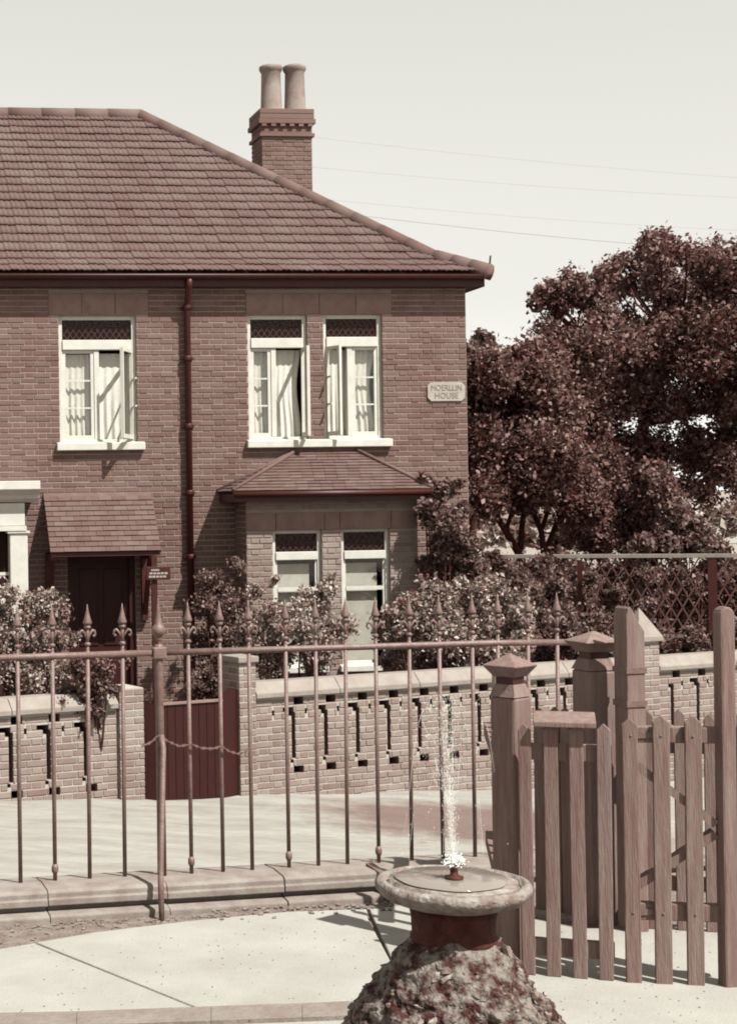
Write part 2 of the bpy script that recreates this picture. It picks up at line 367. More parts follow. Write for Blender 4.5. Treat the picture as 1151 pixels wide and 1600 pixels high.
cells = brick_cells(XL, XR, -0.3, WTOP, holes + LINT + [(BXL+.1, BXR-.1, -1, hz(770))], seed=3)
def vis_score(c):
    x = (c[0]+c[1])/2; z = (c[2]+c[3])/2
    return 50 if (z < hz(900) or z > hz(480) or x < hx(0) or (c[0] < hx(302) and c[1] > hx(286))) else 0
lay_bricks(cells, 0.0, 0.012, M['brick'], wall, HF, 300, vis_score)
for L in LINT:   # flat stone lintels over the upper windows, cut in blocks
    n = 3 if L[1]-L[0] < 1.6 else 4
    for k in range(n):
        a, b = L[0] + (L[1]-L[0])*k/n, L[0] + (L[1]-L[0])*(k+1)/n
        MB().box(a+.003, b-.003, -0.006, 0.2, L[2], L[3]).build('lintel_block', M['lintel'], wall, bevel=0.006)
# ridge geometry: hip plan at 45 degrees
XE = XR + 0.24
def ridge_gap(r): return HF.hit(217, 180, EOV - r)[0] - (XE - r)
lo, hi = 2.5, 8.0
for _ in range(50):
    mid = (lo+hi)/2
    if (ridge_gap(lo) < 0) == (ridge_gap(mid) < 0): lo = mid
    else: hi = mid
RUN = (lo+hi)/2; XRG = XE - RUN; Z_RIDGE = HF.hit(217, 180, EOV - RUN)[1]
YB = 2*RUN - 2*EOV                                 # back wall
KICK, KS = 0.55, 0.52                              # sprocketed eaves: first run and its slope
S2 = (Z_RIDGE - Z_EAVE - KICK*KS) / (RUN - KICK)
def roof_z(d): return Z_EAVE + (KS*d if d < KICK else KICK*KS + S2*(d-KICK))
mb = MB(); mb.box(XR-0.24, XR, 0.242, YB, -1.2, WTOP); mb.box(XL, XL+0.24, 0.242, YB, -1.2, WTOP); mb.box(XL+.25, XR-.25, YB-0.24, YB-.002, -1.2, WTOP)
mb.build('side_wall', M['brick'], house)
mb = MB(); mb.box(XL+.25, XR-.25, 0.26, YB-.25, hz(760), hz(760)+0.2); mb.build('floor_slab', M['interior'], house)
# roof deck under the tiles
mb = MB(); XLr = XL - 0.3
def deck(d, dz=-0.05): return roof_z(d) + dz
f_ = [(XLr, -EOV, deck(0)), (XE, -EOV, deck(0)), (XE-KICK, -EOV+KICK, deck(KICK)), (XLr, -EOV+KICK, deck(KICK)), (XRG, -EOV+RUN, deck(RUN)), (XLr, -EOV+RUN, deck(RUN)),
      (XE, YB+EOV, deck(0)), (XE-KICK, YB+EOV-KICK, deck(KICK)), (XLr, YB+EOV, deck(0)), (XLr, YB+EOV-KICK, deck(KICK))]
mb.add(f_, [(0,1,2,3), (3,2,4,5), (1,6,7,2), (2,7,4), (6,8,9,7), (7,9,5,4)]); roof = mb.build('roof', M['tile'], house)
# interlocking tiles on the front slope
TW, GA = 0.22, None
slope_len = math.hypot(KICK, KICK*KS) + math.hypot(RUN-KICK, S2*(RUN-KICK)); NR = 21; GA = slope_len / NR
def slope_pt(sl):
    l1 = math.hypot(KICK, KICK*KS)
    if sl <= l1: d = sl / math.sqrt(1+KS*KS)
    else: d = KICK + (sl-l1) / math.sqrt(1+S2*S2)
    return d, roof_z(d)
def tile_profile(u):       # double roll
    return 0.0065*math.sin(u*math.pi*6 - 0.6) + 0.004*math.sin(u*math.pi*2)
NU = 12
def tile_pts(x0, s0, lift=0.0, clip=True, w=TW):
    d0, z0 = slope_pt(s0); d1, z1 = slope_pt(s0 + GA*1.08); tv = Vector((0, d1-d0, z1-z0)); nv = Vector((0, -tv.z, tv.y)).normalized()
    P = []
    for (k, h) in ((0, 0.014), (0, 0.036), (1, 0.006)):
        for i in range(NU+1):
            u = i/NU; p = Vector((x0 + u*w, -EOV + d0, z0)) + tv*k + nv*((tile_profile(u) if True else tile_profile(u)*1.0) + h + lift)
            if clip: p.x = min(p.x, XE - (p.y + EOV) - 0.01)
            P.append(p)
    return P
TF = [(r*(NU+1)+i, r*(NU+1)+i+1, (r+1)*(NU+1)+i+1, (r+1)*(NU+1)+i) for r in range(2) for i in range(NU)]
tiles = []
for r in range(NR):
    d0, _ = slope_pt(r*GA); x = XLr + random.uniform(-.008, .008)
    while x < XE - d0 - 0.02:
        tiles.append((x, r, x + TW < XE - d0 - GA - 0.05 and x > hx(0) - 0.1)); x += TW
ok = [i for i, t in enumerate(tiles) if t[2]]
ok.sort(key=lambda i: tiles[i][1]*0.235 + abs(tiles[i][0]-hx(250))*0.12); singles = set(ok[:300])
tile_me = {}
rest = MB()
for i, (x, r, w_) in enumerate(tiles):
    lift = random.uniform(0, 0.008)
    if i in singles:
        key = (r,)
        if key not in tile_me:
            d0, z0 = slope_pt(r*GA); P = [p - Vector((0, -EOV + d0, z0)) for p in tile_pts(0, r*GA, 0, False)]
            tile_me[key] = MB().add(P, TF).mesh('tile', True); tile_me[key].materials.append(M['tile'])
        d0, z0 = slope_pt(r*GA); o = link('tile', tile_me[key], None, roof); o.location = (x, -EOV + d0, z0 + lift)
    else: rest.add(tile_pts(x, r*GA, lift), TF)
o = rest.build('tile_courses', M['tile'], roof, True); o['kind'] = 'stuff'
# half-round ridge and hip tiles
def cap_run(p, q, n, rad, name):
    p, q = Vector(p), Vector(q); d = (q-p)/n
    for k in range(n):
        a = p + d*k; b = p + d*(k+1.04); up = Vector((0,0,1)); sd = d.normalized().cross(up).normalized(); up = sd.cross(d.normalized())
        mb = MB(); m_ = 9; vs = []
        for e, rr in ((a, rad*1.03), (b, rad)):
            for i in range(m_):
                t = math.pi*(1.5*i/(m_-1) - .25); vs.append(e + sd*math.cos(t)*rr + up*(math.sin(t)*rr - 0.03))
        mb.add(vs, [(i, i+1, m_+i+1, m_+i) for i in range(m_-1)] + [tuple(range(m_)), tuple(range(m_, 2*m_))]); o = mb.build(name, M['ridge'], roof, True)
cap_run((XLr, -EOV+RUN, Z_RIDGE), (XRG+.02, -EOV+RUN, Z_RIDGE), 11, 0.13, 'ridge_tile')
cap_run((XRG, -EOV+RUN, Z_RIDGE+.01), (XE-KICK, -EOV+KICK, roof_z(KICK)+.005), 12, 0.12, 'hip_tile')
cap_run((XE-KICK, -EOV+KICK, roof_z(KICK)+.005), (XE+.01, -EOV-.01, roof_z(0)+.005), 3, 0.13, 'hip_tile')
MB().tube([(XE+.01, -EOV-.01, roof_z(0)+.08), (XE+.02, -EOV-.02, roof_z(0)+.22)], 0.012, 6).build('hip_iron', M['dark'], roof)
# fascia, soffit, gutter
mb = MB(); mb.box(XLr, XE-.04, -EOV+.05, -EOV+.075, Z_EAVE-0.20, Z_EAVE-0.06); mb.box(XE-.065, XE-.04, -EOV+.076, YB+EOV-.05, Z_EAVE-0.20, Z_EAVE-0.06); mb.build('fascia', M['dark'], house)
mb = MB(); mb.box(XLr, XE-.067, -EOV+.077, 0.02, Z_EAVE-0.19, Z_EAVE-0.165); mb.box(XR-.02, XE-.067, 0.021, YB+EOV-.05, Z_EAVE-0.19, Z_EAVE-0.165); mb.build('soffit', M['dark'], house)
mb = MB(); gy = -EOV-.01; vs = []; m_ = 9
for xx in (XLr, XE+.02):
    for rr in (0.062, 0.052):
        for i in range(m_): t = math.pi + math.pi*i/(m_-1); vs.append((xx, gy + rr*math.cos(t), Z_EAVE-.045 + rr*math.sin(t)))
mb.add(vs, [(i, i+1, 2*m_+i+1, 2*m_+i) for i in range(m_-1)] + [(m_+i, m_+i+1, 3*m_+i+1, 3*m_+i) for i in range(m_-1)] + [(0, m_, 3*m_, 2*m_), (m_-1, 2*m_-1, 4*m_-1, 3*m_-1)])
for e in (0, 2*m_): mb.f.append(tuple(e+i for i in range(m_)) + tuple(e+m_+i for i in reversed(range(m_))))
mb.build('gutter', M['dark'], house, True)
# downpipe
px_ = hx(295, 0.08, 650); zt = Z_EAVE-0.1
dp = MB().tube([(px_, gy, zt), (px_, gy+.03, zt-.10), (px_, -.12, zt-.28), (px_, -.075, zt-.38), (px_, -.075, -0.1)], 0.045, 10).build('downpipe', M['dark'], house, True)
for py in (480, 560, 666, 770, 870):
    z = hz(py, .08, 295); MB().lathe([(0.056, -.035), (0.062, -.02), (0.062, .02), (0.056, .035)], 12, (px_, -.075, z)).build('pipe_joint', M['dark'], dp, True)
    MB().box(px_-.085, px_+.085, -.06, -.002, z-.012, z+.012).build('pipe_bracket', M['dark'], dp)

# ---- windows
def lattice(mb, x0, x1, z0, z1, y, pitch, w, ang=55):
    """diamond bars clipped to the rectangle"""
    t = math.tan(R(ang)); hgt = z1-z0; span = hgt/t
    for sgn in (1, -1):
        k = x0 - span
        while k < x1 + span:
            a, b = (k, k+span) if sgn > 0 else (k+span, k)
            p, q = Vector((a, y, z0)), Vector((b, y, z1)); ts = [0, 1]
            dx = b-a
            ta, tb = sorted(((x0-a)/dx, (x1-a)/dx)); lo_, hi_ = max(0, ta), min(1, tb)
            if hi_ - lo_ > 0.05: mb.bar(p.lerp(q, lo_), p.lerp(q, hi_), w, w*0.6, (0,1,0))
            k += pitch
def curtain(x0, x1, z0, z1, y, m, parent, waves=6, amp=0.02, taper=0.0, side=1):
    nx, nz = max(10, int(waves*8)), 14; V = []; F = []
    for j in range(nz+1):
        v = j/nz; w = 1 - taper*math.sin(math.pi*min(1, (1-v)*1.15))**1.5
        for i in range(nx+1):
            u = i/nx; xx = (x0 + u*w*(x1-x0)) if side > 0 else (x1 - (1-u)*w*(x1-x0))
            V.append((xx, y + amp*math.sin(u*waves*2*math.pi + 0.5*math.sin(v*5)) * (0.6+0.4*math.sin(3*u+v*4)), z0 + v*(z1-z0)))
    for j in range(nz):
        for i in range(nx): a = j*(nx+1)+i; F.append((a, a+1, a+nx+2, a+nx+1))
    return quads('curtain', np.array(V), F, m, parent)
def casement(win, x0, x1, z0, z1, y, swing=0.0, hinge=1, bars=2, st=0.045):
    """a leaf with its own frame, bars and panes; swung outwards by `swing` about its hinge side"""
    rot = lambda p: p
    if swing:
        hx_ = x1 if hinge > 0 else x0; a = swing if hinge > 0 else -swing
        def rot(p):
            dx, dy = p[0]-hx_, p[1]-y; c, s = math.cos(a), math.sin(a)
            return (hx_ + dx*c - dy*s, y + dx*s + dy*c, p[2])
    def bx(m_, *b):
        t = MB().box(*b); m_.add([rot(v) for v in t.v], t.f)
    mb = MB(); d0, d1 = y-.02, y+.02
    bx(mb, x0, x0+st, d0, d1, z0, z1); bx(mb, x1-st, x1, d0, d1, z0, z1)
    bx(mb, x0+st, x1-st, d0, d1, z0, z0+st*1.3); bx(mb, x0+st, x1-st, d0, d1, z1-st, z1); mb.build('casement', M['white'], win)
    a, b, c, d = x0+st, x1-st, z0+st*1.3, z1-st
    for k in range(1, bars+1):
        zz = c + (d-c)*k/(bars+1); g = MB(); bx(g, a, b, y-.012, y+.012, zz-.011, zz+.011); g.build('glazing_bar', M['white'], win)
    for k in range(bars+1):
        g = MB(); bx(g, a, b, y-.002, y+.002, c+(d-c)*k/(bars+1)+.012, c+(d-c)*(k+1)/(bars+1)-.012); g.build('pane', M['glass'], win)
def frame_parts(win, O, y, th, transom_z, mull=None, fw=0.055):
    x0, x1, z0, z1 = O; mb = MB()
    mb.box(x0, x0+fw, y-.04, y+.05, z0, z1); mb.box(x1-fw, x1, y-.04, y+.05, z0, z1); mb.box(x0+fw, x1-fw, y-.04, y+.05, z1-fw, z1); mb.box(x0+fw, x1-fw, y-.04, y+.05, z0, z0+.05)
    mb.build('frame', M['white'], win, bevel=0.005)
    MB().box(x0+fw+.002, x1-fw-.002, y-.06, y+.05, transom_z, transom_z+th).build('transom', M['white'], win, bevel=0.006)
    if mull is not None: MB().box(mull-.035, mull+.035, y-.038, y+.05, z0+.052, transom_z-.002).build('mullion', M['white'], win, bevel=0.005)
    a, b, c, d = x0+fw, x1-fw, transom_z+th, z1-fw
    MB().box(a, b, y+.008, y+.012, c, d).build('fanlight_pane', M['fanglass'], win)
    lm = MB(); lattice(lm, a, b, c, d, y-.002, 0.085, 0.010); lm.build('lead_lattice', M['lead'], win)
def sill(win, x0, x1, z, y0, h=0.10, back=0.12, m='white'):
    MB().prism([(x0, y0, z), (x0, back, z+.03), (x0, back, z-h), (x0, y0, z-h+.01)], (x1-x0, 0, 0)).build('sill', M[m], win, bevel=0.008)
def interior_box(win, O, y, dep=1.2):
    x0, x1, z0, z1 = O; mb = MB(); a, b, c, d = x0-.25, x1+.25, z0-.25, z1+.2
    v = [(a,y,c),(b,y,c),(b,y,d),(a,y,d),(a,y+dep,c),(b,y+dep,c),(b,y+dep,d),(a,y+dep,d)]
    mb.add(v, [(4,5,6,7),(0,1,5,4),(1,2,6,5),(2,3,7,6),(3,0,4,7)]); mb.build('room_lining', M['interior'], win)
WY = 0.10
for idx, O in enumerate(UW):
    win = bpy.data.objects.new('window', None); scene.collection.objects.link(win); win.parent = house
    x0, x1, z0, z1 = O; tz = hz((546, 543, 541)[idx], 0, (150, 435, 552)[idx]); fw = 0.055
    mull = (hx(153, 0, 620), hx(430, 0, 620), hx(549, 0, 620))[idx]
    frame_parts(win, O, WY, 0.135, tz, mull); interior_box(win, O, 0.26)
    l0, l1, b0, b1 = x0+fw, x1-fw, z0+.05, tz-.002
    if idx == 0:
        casement(win, l0, mull-.036, b0, b1, WY-.005); casement(win, mull+.036, l1, b0, b1, WY-.02, R(62), 1)
        curtain(l0+.0, mull-.07, b0, b1-.05, WY+.08, M['curtain'], win, 5); curtain(mull-.02, l1+.02, b0, b1-.04, WY+.08, M['curtain'], win, 5)
    elif idx == 1:
        casement(win, l0, mull-.036, b0, b1, WY-.005); casement(win, mull+.036, l1, b0, b1, WY-.02, R(86), 1)
        curtain(l0+.02, mull-.03, b0, b1-.03, WY+.08, M['curtain'], win, 3, taper=0.08); curtain(mull-.02, l1-.0, b0, b1-.02, WY+.08, M['curtain'], win, 5, taper=0.12)
    else:
        casement(win, l0, mull-.036-.0, b0, b1, WY-.02, R(66), -1); casement(win, mull+.036, l1, b0, b1, WY-.005)
        curtain(l0, mull+.02, b0, b1-.03, WY+.08, M['curtain'], win, 5); curtain(mull+.03, l1, b0, b1-.03, WY+.08, M['curtain'], win, 4, taper=0.22)
sill(house, UW[0][0]-.05, UW[0][1]+.09, UW[0][2]-.002, -0.09, 0.11)
sill(house, UW[1][0]-.04, UW[2][1]+.10, UW[1][2]-.002, -0.09, 0.11)

# ---- bay window with its tiled roof
bay = MB(); BT = hz(790, BP, 520); bz = lambda py: hz(py, BP, 520); bxx = lambda px, py=900: HF.hit(px, py, BP)[0]
BW = [(bxx(427), bxx(504), bz(1040), bz(827)), (bxx(534), bxx(610), bz(1040), bz(826))]
wall_core(bay, BXL, BXR, -1.0, BT+.12, BW, -BP+.008, -BP+.23); wall_core(bay, 0, 0.001, 0, 0.001, [], 0, .001)
bay.box(BXL+.008, BXL+.22, -BP+.232, -.004, -1.0, BT+.12); bay.box(BXR-.22, BXR-.008, -BP+.232, -.004, -1.0, BT+.12)
bay = bay.build('bay', M['mortar'], house)
BL = [(BXL, BXR, bz(827), bz(800))]
cells = brick_cells(BXL, BXR, 0.1, BT+.1, BW + BL, seed=5); lay_bricks(cells, -BP, 0.012, M['wallbrick'], bay, HF, 120)
L = BL[0]; cuts = [L[0], bxx(432), bxx(508), bxx(532), bxx(612), L[1]]
for a, b in zip(cuts, cuts[1:]): MB().box(a+.003, b-.003, -BP-.012, -BP+.1, L[2], L[3]).build('lintel_block', M['lintel'], bay, bevel=0.006)
# bricks of the shaded left return
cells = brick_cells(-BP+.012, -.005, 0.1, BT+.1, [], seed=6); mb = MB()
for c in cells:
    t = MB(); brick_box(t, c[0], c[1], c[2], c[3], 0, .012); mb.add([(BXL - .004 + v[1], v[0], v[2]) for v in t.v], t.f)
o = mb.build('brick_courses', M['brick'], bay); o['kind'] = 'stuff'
for idx, O in enumerate(BW):
    win = bpy.data.objects.new('window', None); scene.collection.objects.link(win); win.parent = house
    x0, x1, z0, z1 = O; tz = bz(874); y = -BP+.10; fw = 0.05
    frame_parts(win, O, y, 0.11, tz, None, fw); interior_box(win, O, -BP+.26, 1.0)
    zm = bz(920)
    mb = MB(); mb.box(x0+fw, x0+fw+.03, y-.02, y+.02, z0+.05, tz); mb.box(x1-fw-.03, x1-fw, y-.02, y+.02, z0+.05, tz); mb.build('sash', M['white'], win)
    MB().box(x0+fw+.03, x1-fw-.03, y-.03, y+.02, zm-.025, zm+.025).build('meeting_rail', M['white'], win)
    MB().box(x0+fw+.03, x1-fw-.03, y+.000, y+.004, zm+.026, tz).build('pane', M['glass'], win); MB().box(x0+fw+.03, x1-fw-.03, y+.0, y+.004, z0+.05, zm-.026).build('pane', M['glass'], win)
    MB().box(x0+fw+.035, x1-fw-.09, y+.06, y+.066, z0+.05, tz-.06).build('blind', M['blind'], win)
    sill(win, x0-.05, x1+.05, z0-.002, -BP-.08, 0.09, -BP+.1)
# bay roof: three slopes of small plain tiles
BE = BP + 0.26; ze = hz(767, BE, 520); zt = hz(707, 0, 500)
exl, exr = HF.hit(364, 766, BE)[0], HF.hit(676, 764, BE)[0]; txl, txr = hx(462, 0, 708), hx(556, 0, 708)
def slab_tiles(name, a0, a1, b0, b1, rows, tw, m, parent, single=False, seed=1, th=0.013, wave=0.0):
    """rows of flat tiles on the quad a0-a1 (eave) to b0-b1 (top)"""
    rr = random.Random(seed); a0, a1, b0, b1 = map(Vector, (a0, a1, b0, b1)); nrm = (a1-a0).cross(b0-a0).normalized()
    if nrm.z < 0: nrm = -nrm
    mb = MB(); W = (a1-a0).length; up = ((b0+b1)/2-(a0+a1)/2)
    for r in range(rows):
        v0, v1 = r/rows, min(1, (r+1.25)/rows)
        l0, r0, l1, r1 = a0.lerp(b0, v0), a1.lerp(b1, v0), a0.lerp(b0, v1), a1.lerp(b1, v1); wd = (r0-l0).length; n = max(1, round(wd/tw))
        off = 0.5/n if r % 2 else 0
        edges = [0] + [k/n + off for k in range(0 if off else 1, n)] + [1]
        edges = sorted({min(1, max(0, e)) for e in edges})
        for e0, e1 in zip(edges, edges[1:]):
            if (e1-e0)*wd < 0.02: continue
            g = 0.002/wd; h0 = th*2.0 + rr.uniform(0, .006); h1 = th*1.0
            p = [l0.lerp(r0, e0+g), l0.lerp(r0, e1-g), l1.lerp(r1, e1-g), l1.lerp(r1, e0+g)]
            hs = [h0, h0, h1, h1]; top = [q + nrm*h for q, h in zip(p, hs)]; bot = [q + nrm*(h-th) for q, h in zip(p, hs)]
            fs = [(4,5,6,7), (0,1,5,4), (1,2,6,5), (2,3,7,6), (3,0,4,7), (3,2,1,0)]
            if single:
                MB().add(bot+top, fs).build(name, m, parent)
            else: mb.add(bot+top, fs)
    if not single:
        o = mb.build(name, m, parent); o['kind'] = 'stuff'
c00, c10, c01, c11 = (exl, -BE, ze), (exr, -BE, ze), (txl, -.01, zt), (txr, -.01, zt); wl0, wr0 = (exl, -.01, ze), (exr, -.01, ze)
mb = MB(); mb.add([c00, c10, c11, c01, wl0, wr0], [(0,1,2,3), (4,0,3), (1,5,2), (0,4,5,1)]); bayroof = mb.build('bay_roof', M['plaintile'], house)
slab_tiles('tile_courses', c00, c10, c01, c11, 13, 0.17, M['plaintile'], bayroof, seed=11)
slab_tiles('tile_courses', wl0, c00, (txl-.001, -.01, zt), (txl, -.012, zt), 13, 0.17, M['plaintile'], bayroof, seed=12)
slab_tiles('tile_courses', c10, wr0, (txr, -.012, zt), (txr+.001, -.01, zt), 13, 0.17, M['plaintile'], bayroof, seed=13)
for p, q in ((c00, c01), (c10, c11), (wl0, c01)): MB().tube([Vector(p)+Vector((0,0,.03)), Vector(q)+Vector((0,-.02,.03))], 0.028, 8).build('hip_roll', M['ridge'], bayroof, True)
mb = MB(); mb.box(exl+.03, exr-.03, -BE+.03, -BE+.06, ze-.13, ze-.02); mb.box(exl+.03, exl+.06, -BE+.061, -.01, ze-.13, ze-.02); mb.box(exr-.06, exr-.03, -BE+.061, -.01, ze-.13, ze-.02)
mb.box(exl+.061, exr-.061, -BE+.062, -BP+.01, ze-.12, ze-.10); mb.box(exl+.061, BXL+.02, -BP+.011, -.01, ze-.12, ze-.10); mb.box(BXR-.02, exr-.061, -BP+.011, -.01, ze-.12, ze-.10); mb.build('eaves_board', M['dark'], bayroof)
MB().tube([(exl, -BE-.02, ze-.03), (exr, -BE-.02, ze-.03)], 0.04, 8).build('gutter', M['dark'], bayroof, True)

# ---- door, canopy on brackets
mb = MB(); a, b, c, d = DOOR
mb.box(a, a+.08, .06, .18, c, d); mb.box(b-.08, b, .06, .18, c, d); mb.box(a+.08, b-.08, .06, .18, d-.08, d); dr = mb.build('door_frame', M['door'], house)
dm = MB(); dm.box(a+.08, b-.08, .12, .16, c, d-.08); dro = dm.build('door', M['door'], house)
for (u0, u1, v0, v1) in ((.12,.45,.08,.42),(.55,.88,.08,.42),(.12,.45,.5,.92),(.55,.88,.5,.92)):
    MB().box(a+.08+(b-a-.16)*u0, a+.08+(b-a-.16)*u1, .105, .119, c+(d-c)*v0, c+(d-c)*v1).build('door_panel', M['door'], dro, bevel=.01)
MB().lathe([(.012,-.02),(.03,-.01),(.034,0),(.03,.01),(.012,.02)], 10, (b-.16, .09, c+1.0)).build('door_knob', M['iron'], dro, True)
MB().box(a-.05, b+.05, -.3, .2, -.15, c-.005).build('door_step', M['stone'], house, bevel=.01)
CO = 0.62
cz0, cz1 = hz(863, CO, 165), hz(776, 0, 165); cxl, cxr = HF.hit(79, 865, CO)[0], HF.hit(252, 861, CO)[0]
can = MB().box(cxl, cxr, -.03, .0, cz1-.02, cz1+.06); can = can.build('canopy', M['lintel'], house)
slab_tiles('tile', (cxl, -CO, cz0), (cxr, -CO, cz0), (cxl, -.03, cz1), (cxr, -.03, cz1), 11, 0.19, M['plaintile'], can, True, 21, .014)
mb = MB(); mb.prism([(cxl+.01, -CO+.01, cz0), (cxl+.01, -.03, cz1), (cxl+.01, -.03, cz1-.10), (cxl+.01, -CO+.01, cz0-.05)], (cxr-cxl-.02, 0, 0)); mb.build('canopy_boarding', M['dark'], can)
for x in (cxl+.05, cxr-.12):
    MB().bar((x, -.06, cz0+.0), (x, -.06, cz0-.95), .08, .08, (0,1,0)).build('wall_post', M['dark'], can)
    MB().bar((x, -.02, cz0-.06), (x, -CO+.05, cz0-.06), .07, .08).build('bracket_beam', M['dark'], can)
    MB().bar((x, -.08, cz0-.85), (x, -CO+.15, cz0-.09), .06, .06).build('strut', M['dark'], can)

# ---- white porch of the next doorway
PO = 0.8; pz = lambda py: hz(py, PO, 20); pxx = lambda px, py=800: HF.hit(px, py, PO)[0]
pch = MB().box(pxx(-140), pxx(40), -PO+.05, -.01, pz(822), pz(786)); pch = pch.build('porch', M['white'], house, bevel=.01)
MB().prism([(pxx(-140), -PO-.14, pz(752)), (pxx(-140), -.01, pz(750)), (pxx(-140), -.01, pz(785)), (pxx(-140), -PO+.06, pz(785)), (pxx(-140), -PO-.02, pz(779)), (pxx(-140), -PO-.04, pz(774)), (pxx(-140), -PO-.10, pz(768)), (pxx(-140), -PO-.14, pz(765))], (pxx(62)-pxx(-140), 0, 0)).build('cornice', M['white'], pch, bevel=.006)
MB().box(pxx(-138), pxx(42), -PO+.03, -.01, pz(826)-.03, pz(822)).build('moulding', M['white'], pch)
for p0, p1 in ((16, 44), (-120, -92)):
    MB().box(pxx(p0), pxx(p1), -PO+.06, -PO+.30, -.3, pz(830)-.03).build('column', M['white'], pch, bevel=.012)
    MB().box(pxx(p0)-.03, pxx(p1)+.03, -PO+.04, -PO+.32, pz(830)-.028, pz(826)-.032).build('capital', M['white'], pch)
lm = MB(); lattice(lm, pxx(-90), pxx(16), pz(990), pz(897), -PO+.16, 0.16, 0.022, 50); lm.bar((pxx(-90), -PO+.16, pz(897)), (pxx(16), -PO+.16, pz(897)), .03, .04); lm.build('porch_lattice', M['white'], pch)
mb = MB(); a, b, c, d = PDOOR; mb.box(a, b, .12, .16, c, d); mb.build('door', M['door'], house)

# ---- name stone
nx0, nz0 = HF.hit(668, 627, .02); nx1, nz1 = HF.hit(726, 597, .02); ch = 0.05
ns = MB().prism([(nx0+ch, -.022, nz0), (nx1-ch, -.022, nz0), (nx1, -.022, nz0+ch), (nx1, -.022, nz1-ch), (nx1-ch, -.022, nz1), (nx0+ch, -.022, nz1), (nx0, -.022, nz1-ch), (nx0, -.022, nz0+ch)], (0, .03, 0)).build('name_stone', M['stone'], house, bevel=.004)
def words(txt, x, z, size, y, parent, m, width=None):
    cu = bpy.data.curves.new('lettering', 'FONT'); cu.body = txt; cu.size = size; cu.align_x = 'CENTER'; cu.align_y = 'CENTER'; cu.extrude = 0.002
    o = bpy.data.objects.new('lettering', cu); scene.collection.objects.link(o); dg = bpy.context.evaluated_depsgraph_get()
    me = bpy.data.meshes.new_from_object(o.evaluated_get(dg)); bpy.data.objects.remove(o)
    me.materials.clear(); me.materials.append(m)
    w = max(v.co.x for v in me.vertices) - min(v.co.x for v in me.vertices); s = (width/w) if width else 1
    for v in me.vertices: v.co = Vector((v.co.x*s + x, y - v.co.z, v.co.y + z))
    return link('lettering', me, None, parent)
xm = (nx0+nx1)/2; hh = nz1-nz0
words('MOERLLIN', xm, nz1-hh*.30, .115, -.025, ns, M['letter'], (nx1-nx0)*.82); words('HOUSE', xm, nz0+hh*.29, .115, -.025, ns, M['letter'], (nx1-nx0)*.62)

# ---- chimney stack on the far hip slope
CF = -3.9; cxa, cxb = HF.hit(409, 240, CF)[0], HF.hit(488, 240, CF)[0]; cz = lambda py: HF.hit(450, py, CF)[1]; cd = 0.62; yc = -CF
ch = MB().box(cxa+.01, cxb-.01, yc+.01, yc+cd-.01, roof_z(2.0), cz(172)-.01).build('chimney', M['mortar'], house)
cells = brick_cells(cxa, cxb, cz(330), cz(212), [], seed=9)
CFr = Frame(690, 22.4, R(6.1), ZH); CFr.o = HF.o + HF.n*0
lay_bricks(cells, yc, .012, M['brick'], ch, HF, 60)
mb = MB()
for (u0, u1, w0, w1) in ((yc+.012, yc+cd, cz(330), cz(212)),):
    for c in brick_cells(u0, u1, w0, w1, [], seed=4):
        t = MB(); brick_box(t, c[0], c[1], c[2], c[3], 0, .012); mb.add([(cxa - .002 + v[1], v[0], v[2]) for v in t.v], t.f)
o = mb.build('brick_courses', M['brick'], ch); o['kind'] = 'stuff'
def band(e, p0, p1, name='brick_band'):
    z0, z1 = cz(p1), cz(p0); n = max(1, round((z1-z0)/.075)); g = (z1-z0)/n
    for k in range(n):
        MB().box(cxa-e, cxb+e, yc-e, yc+cd+e, z0+g*k+.003, z0+g*(k+1)-.003).build(name, M['brick'], ch, bevel=.006)
band(.035, 208, 214); band(.0, 194, 208, 'brick_neck'); band(.05, 186, 194); band(.03, 170, 186, 'brick_cap')
x = cxa
for k in range(6):
    w = (cxb-cxa)/11; MB().box(cxa+w*2*k, cxa+w*(2*k+1), yc-.045, yc, cz(198), cz(194)).build('dentil', M['brick'], ch)
for pxm in (424, 461):
    xc = HF.hit(pxm, 140, CF-.3)[0]; zb = cz(170); zt_ = HF.hit(pxm, 103, CF-.3)[1]; H = zt_-zb; r0 = .175
    pot = MB().lathe([(r0*1.12, 0), (r0*1.08, .04), (r0*1.0, .09), (r0*.93, H*.55), (r0*.90, H-.12), (r0*.98, H-.10), (r0*1.10, H-.06), (r0*1.10, H-.015), (r0*1.0, H), (r0*.8, H), (r0*.75, H-.3)], 20, (xc, yc+.32, zb)).build('chimney_pot', M['pot'], ch, True)

